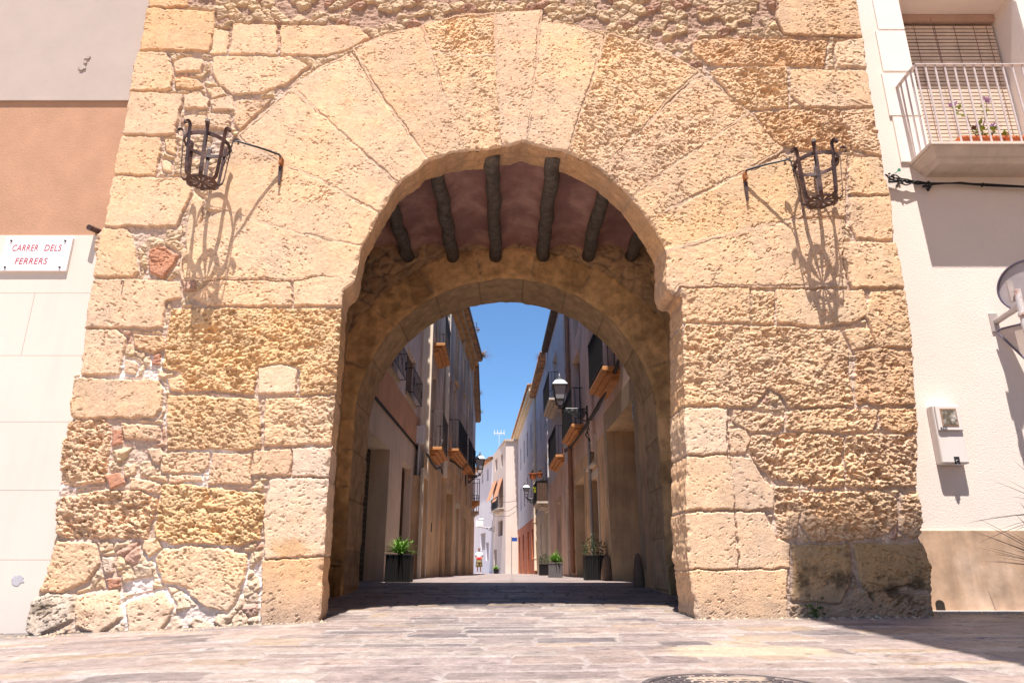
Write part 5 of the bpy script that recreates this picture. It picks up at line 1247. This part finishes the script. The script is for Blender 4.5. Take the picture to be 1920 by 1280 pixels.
# guard stones by the large doorway
def guard(x, y, w_, h_, label):
    z = gzf(x, y); m = MB(); m.lathe([(w_, -.05), (w_, .05), (w_*.85, h_*.5), (w_*.6, h_*.85), (w_*.3, h_)], (x, y, z), 14)
    o = m.build('guard_stone', nmat('worn_guard_stone', (.20, .13, .09), .85, .2, 5, bump=.5, bs=20), smooth=True); tag(o, label, 'guard stone', 'guard stones by the doorway')
g_ = r1.W(q1+.12, 0, -.1); guard(g_.x, g_.y, .14, .50, 'worn stone guard post at the far jamb of the right doorway')
g_ = r1.W(q0-.15, 0, -.1); guard(g_.x, g_.y, .09, .52, 'taller worn stone guard post at the near jamb of the right doorway')
# meter box on the left houses with cables below
o = thing('wall_box', l1.W(l1.L-.35, 3.6, -.1), 'white vertical service box and pipes on the left wall below the downpipe', 'service box')
m = MB(); l1.box(m, l1.L-.62, l1.L-.36, -.22, .0, l1.H(786, 840)[1], l1.H(786, 806)[1]); m.build('box', M_box, o, bevel=.01)
m = MB(); zz = l1.H(786, 840)[1]
for q in (.55, .48, .41): m.tube([l1.W(l1.L-q, zz, -.1), l1.W(l1.L-q, zz-.9, -.08-.1*(q-.4))], .03, 6)
m.build('pipes', M_box, o)
# cable runs on the facades
def run(house, pts, label, r=.02, n=3, out=.07, seed=1):
    random.seed(seed); t = thing('cable_bundle', house.W(house.H(*pts[0])[0], house.H(*pts[0])[1], -out), label, 'cables')
    for j in range(n):
        w_ = []
        for (a, b) in pts:
            q, z = house.H(a, b); w_.append(house.W(q, z+random.uniform(-.05, .05), -out-random.uniform(0, .03)))
        MB().tube(w_, r, 6).build('cable', M_cable, t, smooth=True)
run(r1, [(1180, 640), (1166, 691), (1153, 716), (1140, 742), (1128, 765), (1112, 790), (1100, 808), (1088, 824), (1076, 840), (1065, 845)], 'thick black cables sagging along the right house wall', .03, 4, .09, 3)
run(r1, [(1110, 800), (1104, 815), (1113, 824), (1108, 806)], 'loose looped cable hanging under the thick cables on the right', .012, 2, .08, 4)
run(l2, [(794, 852), (803, 868), (812, 880), (820, 872), (824, 885)], 'black cables looping below the scrolled left balcony', .02, 3, .08, 5)
run(l3, [(838, 862), (850, 870), (862, 878), (872, 886), (880, 890)], 'black cables under the left balconies near the far lantern', .02, 3, .08, 6)
run(r2b, [(1026, 900), (1020, 935), (1014, 948), (1008, 962)], 'cables drooping by the balcony full of plant pots', .02, 3, .1, 7)
for y_, sag in ((940, 2), (950, 8), (960, 8)):
    a = P(918, y_, 56); b = P(968, y_-2, 50); mid = (a+b)/2-Vector((0, 0, .04*sag)); m = MB(); m.tube([a, (a+mid)/2-Vector((0, 0, .02*sag)), mid, (b+mid)/2-Vector((0, 0, .02*sag)), b], .014, 5)
    tag(m.build('street_cable', M_cable), 'thin cable strung across the far end of the street, ' + {2: 'topmost', 8: 'middle' if y_ == 950 else 'lowest'}[sag], 'cable', 'cables strung across the street')
# roof pulley on the left
q = P(893, 618, 30.0); t = thing('roof_pulley', q, 'iron pulley wheel hanging from an arm off the left roof against the sky', 'pulley')
m = MB(); m.tube([(q.x-.9, 30.1, q.z+.36), (q.x+.0, 30.0, q.z+.36), (q.x+.02, 30, q.z+.30), (q.x, 30, q.z+.12)], .018, 6); m.build('arm', M_black, t)
m = MB(); m.tube([(q.x-.6, 30.1, q.z), (q.x+.16, 30, q.z)], .03, 6); m.build('axle', M_iron, t)
m = MB()
m.tube([(q.x+.12*math.cos(a), 30, q.z+.12*math.sin(a)) for a in np.linspace(0, 2*math.pi, 20)], .02, 6)
for a in (0.4, 1.45, 2.5): m.tube([(q.x+.12*math.cos(a), 30, q.z+.12*math.sin(a)), (q.x-.12*math.cos(a), 30, q.z-.12*math.sin(a))], .01, 5)
m.build('wheel', M_iron, t)
# dry weeds on the roofs
def tuft(px_, py_, D, label, col, s, seed, az):
    p = P(px_, py_, D) if not isinstance(px_, Vector) else px_; m = MB(); blades(m, p, 70, .3*s, .9*s, .018*s, seed, .3, (-.5, .9), az); blades(m, p, 60, .1*s, .4*s, .04*s, seed+1, .3, (-.7, 1.2), az)
    tag(m.build('roof_weed', nmat('weed_'+str(seed), col, .7, .2)), label, 'weed', 'weeds growing on the roof edges')
tuft(l3.W(l3.L-.6, 10.25, -.5), 0, 0, 'dry straw coloured weed sprouting from the left roof edge, uppermost', (.55, .36, .14), .8, 81, (-.8, .8))
tuft(l4.W(5.5, 9.85, -.28), 0, 0, 'pale greyish weed on the left roof edge, middle one', (.40, .38, .36), .5, 84, (-.8, .8))
tuft(l4.W(10.5, 9.85, -.28), 0, 0, 'yellow green weed on the left roof edge, lowest one', (.42, .38, .05), .5, 87, (-.8, .8))
tuft(r2b.W(.4, 10.0, -.3), 0, 0, 'reddish dry weed on the right roof edge', (.50, .22, .12), .45, 90, (2.2, 4.1))
# pots on the balcony
for (px_, py_, s, lab, mt) in ((1018, 906, .26, 'large orange pot on the screened balcony', M_slab1), (1004, 912, .13, 'small lime green pot at the near corner of the screened balcony', nmat('lime_pot', (.45, .5, .03), .5, 0)), (999, 886, .17, 'terracotta pot hung highest at the left of the screened balcony', M_terra), (1012, 884, .14, 'terracotta pot on the wall above the large orange pot', M_terra)):
    D = 32.9; p = P(px_, py_+6, D); t = thing('plant_pot', p, lab, 'plant pot', 'plant pots on the screened balcony')
    m = MB(); m.lathe([(s*.7, -s*.9), (s, s*.5), (s*1.08, s*.55), (s*1.08, s*.75), (s*.9, s*.75), (s*.8, s*.5)], p, 14); m.build('pot', mt, t)
    m = MB(); blades(m, p+Vector((0, 0, s*.7)), 40, s*.6, s*1.6, .04, int(px_), .6, (-.1, 1.3)); m.build('foliage', M_plantd, t)
    m = MB(); p2 = r2b.W(qD(r2b, D), p.z, 0); m.tube([p, (p2.x, p2.y, p.z)], .01, 5); m.build('wire_holder', M_black, t)
# blue street sign on a post at the far end
q = P(961, 1010, 50); t = thing('post_sign', (q.x, 50, gzf(q.x, 50)), 'small blue street sign on a grey post at the far end of the street', 'street sign')
m = MB(); m.tube([(q.x-.07, 50, gzf(q.x, 50)), (q.x-.07, 50, q.z+.15)], .035, 8); m.build('post', M_curt, t)
m = MB(); m.box(q.x-.05, q.x+.32, 49.95, 49.97, q.z-.15, q.z+.1); m.build('sign_plate', nmat('sign_blue', (.03, .09, .35), .4, 0), t)
# air conditioner on the whitewashed house
q = P(899, 981, 57.0); m = MB(); m.box(q.x-.3, q.x+.3, 57, 57.3, q.z-.25, q.z+.25); m.tube([(q.x, 56.99, q.z), (q.x, 57.02, q.z)], .2, 16); m.box(q.x-.25, q.x+.9, 57.1, 57.2, q.z-.3, q.z-.251)
tag(m.build('air_conditioner', M_box), 'white air conditioning unit on brackets beside the smallest lantern', 'air conditioner')

# ------------------------------------------------------------------ the person
def person():
    D = 51.0; p = P(898, 1075, D); gx, gy = p.x, D; g0 = gzf(gx, gy)
    t = thing('person', (gx, gy, g0), 'person in white t-shirt, red waist sash and khaki shorts walking down the street', 'person')
    V = []; E = []; Rr = []
    def v(x, y, z, r, par=None):
        V.append((gx+x, gy+y, g0+z)); Rr.append(r)
        if par is not None: E.append((par, len(V)-1))
        return len(V)-1
    pel = v(0, 0, .92, .13); wa = v(0, 0, 1.06, .125, pel); ch = v(0, -.01, 1.25, .145, wa); nk = v(0, -.01, 1.42, .06, ch); n2 = v(0, -.02, 1.49, .05, nk)
    h1 = v(0, -.03, 1.56, .075, n2); h2_ = v(0, -.03, 1.64, .09, h1); v(0, -.02, 1.70, .07, h2_)
    for s in (-1, 1):
        hp = v(s*.09, 0, .86, .09, pel); kn = v(s*.10, -.06 if s < 0 else .03, .48, .055, hp); an = v(s*.10, .02 if s < 0 else .1, .09, .035, kn)
        v(s*.11, -.1 if s < 0 else 0, .035, .03, an)
        sh = v(s*.17, 0, 1.36, .055, ch); el = v(s*.25, -.02, 1.10, .04, sh); wr = v(s*(.20), -.17, .98 if s < 0 else 1.0, .028, el)
        pa = v(s*.17, -.22, .97, .028, wr)
        for k in range(4): a = v(s*(.15-.008*k), -.25, .995-.018*k, .009, pa); v(s*(.11-.008*k), -.27, .99-.018*k, .008, a)
        a = v(s*.16, -.2, 1.01, .01, pa); v(s*.13, -.22, 1.03, .009, a)
    me = bpy.data.meshes.new('body'); me.from_pydata(V, E, []); o = bpy.data.objects.new('body', me); sc.collection.objects.link(o)
    o.parent = t; o.matrix_parent_inverse = Matrix.Translation(t.location).inverted()
    sk = o.modifiers.new('skin', 'SKIN'); sk.use_smooth_shade = True
    for i, r in enumerate(Rr): me.skin_vertices[0].data[i].radius = (r, r)
    me.skin_vertices[0].data[0].use_root = True
    o.modifiers.new('sub', 'SUBSURF').levels = 1; me.materials.append(nmat('skin_tone', (.45, .24, .16), .5, .05))
    def shell(name, prof, mt):
        m = MB(); n = 20; vs = []
        for z, rx, ry, dx, dy in prof:
            for k in range(n): a = 2*math.pi*k/n; vs.append((gx+dx+rx*math.cos(a), gy+dy+ry*math.sin(a), g0+z))
        m.add(vs, [(i*n+k, i*n+(k+1) % n, (i+1)*n+(k+1) % n, (i+1)*n+k) for i in range(len(prof)-1) for k in range(n)]); return m
    m = shell('t_shirt', [(.93, .20, .155, 0, 0), (1.05, .185, .15, 0, 0), (1.2, .20, .165, 0, 0), (1.32, .215, .16, 0, 0), (1.40, .17, .12, 0, 0), (1.45, .075, .075, 0, -.01)], None)
    for s in (-1, 1): m.tube([(gx+s*.15, gy, g0+1.37), (gx+s*.2, gy-.01, g0+1.27), (gx+s*.245, gy-.02, g0+1.15)], [.08, .075, .07], 12)
    m.build('t_shirt', nmat('white_cotton', (.8, .78, .8), .9, .05), t, smooth=True)
    shell('sash', [(.93, .205, .17, 0, 0), (.95, .212, .175, 0, 0), (1.07, .21, .175, 0, 0), (1.09, .195, .165, 0, 0)], None).build('sash', nmat('red_cloth', (.6, .02, .03), .8, .1), t, smooth=True)
    m = shell('shorts', [(.98, .185, .15, 0, 0), (.85, .20, .165, 0, 0), (.76, .205, .17, 0, 0)], None)
    for s in (-1, 1): m.tube([(gx+s*.095, gy, g0+.82), (gx+s*.11, gy-.02*(1 if s < 0 else -1), g0+.62), (gx+s*.12, gy-.05*(1 if s < 0 else -.5), g0+.46)], [.115, .12, .125], 14)
    m.build('shorts', nmat('khaki_cloth', (.33, .26, .12), .9, .1), t, smooth=True)
    m = MB(); bm_ = []
    for i in range(7):
        ph = i/6*1.7; bm_.append((.098*math.sin(ph+.05), .125*math.cos(ph)-.0))
    m.lathe([(max(.004, a*1.02), z) for a, z in bm_[::-1]], (gx, gy-.005, g0+1.61), 16); m.build('hair', nmat('dark_hair', (.03, .018, .012), .6, .1), t, smooth=True)
    m = MB()
    for s in (-1, 1): m.lathe([(.003, -.012), (.013, 0), (.003, .012)], (gx+s*.034, gy-.112, g0+1.63), 8)
    m.build('eyes', M_black, t)
    m = MB(); m.add([(gx-.015, gy-.112, g0+1.575), (gx+.015, gy-.112, g0+1.575), (gx, gy-.145, g0+1.58), (gx, gy-.11, g0+1.63)], [(0, 1, 2), (1, 3, 2), (3, 0, 2), (0, 3, 1)]); m.build('nose', bpy.data.materials['skin_tone'], t)
    m = MB(); m.box(gx-.025, gx+.025, gy-.112, gy-.1, g0+1.538, g0+1.55); m.build('mouth', bpy.data.materials['red_cloth'], t)
    for s in (-1, 1):
        m = MB(); y0 = gy+(.02 if s < 0 else .1); m.box(gx+s*.105-.04, gx+s*.105+.04, y0-.17, y0+.06, g0-.0, g0+.07); m.build('shoe', M_box, t, bevel=.02)
person()

# ------------------------------------------------------------------ the house across the square whose shadow falls at the lower right
oh = thing('opposite_house', (8, -4, 0), 'tall plastered house across the square, out of frame at the right, shading the pier foot', 'house')
m = MB(); XE = 2.30
m.box(XE, 14, -14, 1.6, -.5, 16.0); m.build('walls', M_b8, oh)
m = MB(); m.box(XE-.02, 14, -14, 1.62, 16.001, 16.2); m.build('roof', M_tile, oh)

# grit and crumbs of stone gathered at the foot of the walls
random.seed(77); m = MB()
for i in range(900):
    x = random.uniform(-5.5, 5.5)
    if -1.65 < x < 1.6: continue
    y = 6.93-abs(random.gauss(0, .10))+(.05 if x < -4.6 else 0)+(.32 if x > 4.05 else 0)-(.12 if x < -2.6 and x > -4.6 else 0)
    r = random.uniform(.003, .014)*(1 if random.random() < .9 else 1.7); z = gzf(x, y)
    m.add([(x-r, y-r*.8, z), (x+r, y-r, z), (x+r*.9, y+r, z), (x-r, y+r*.8, z), (x+random.uniform(-.3, .3)*r, y, z+r*1.2)], [(0, 1, 4), (1, 2, 4), (2, 3, 4), (3, 0, 4)])
tag(m.build('grit', nmat('stone_crumbs', (.42, .32, .22), .9, .4, 30)), 'crumbs of stone and grit gathered along the foot of the tower and walls', 'grit', kind='stuff')
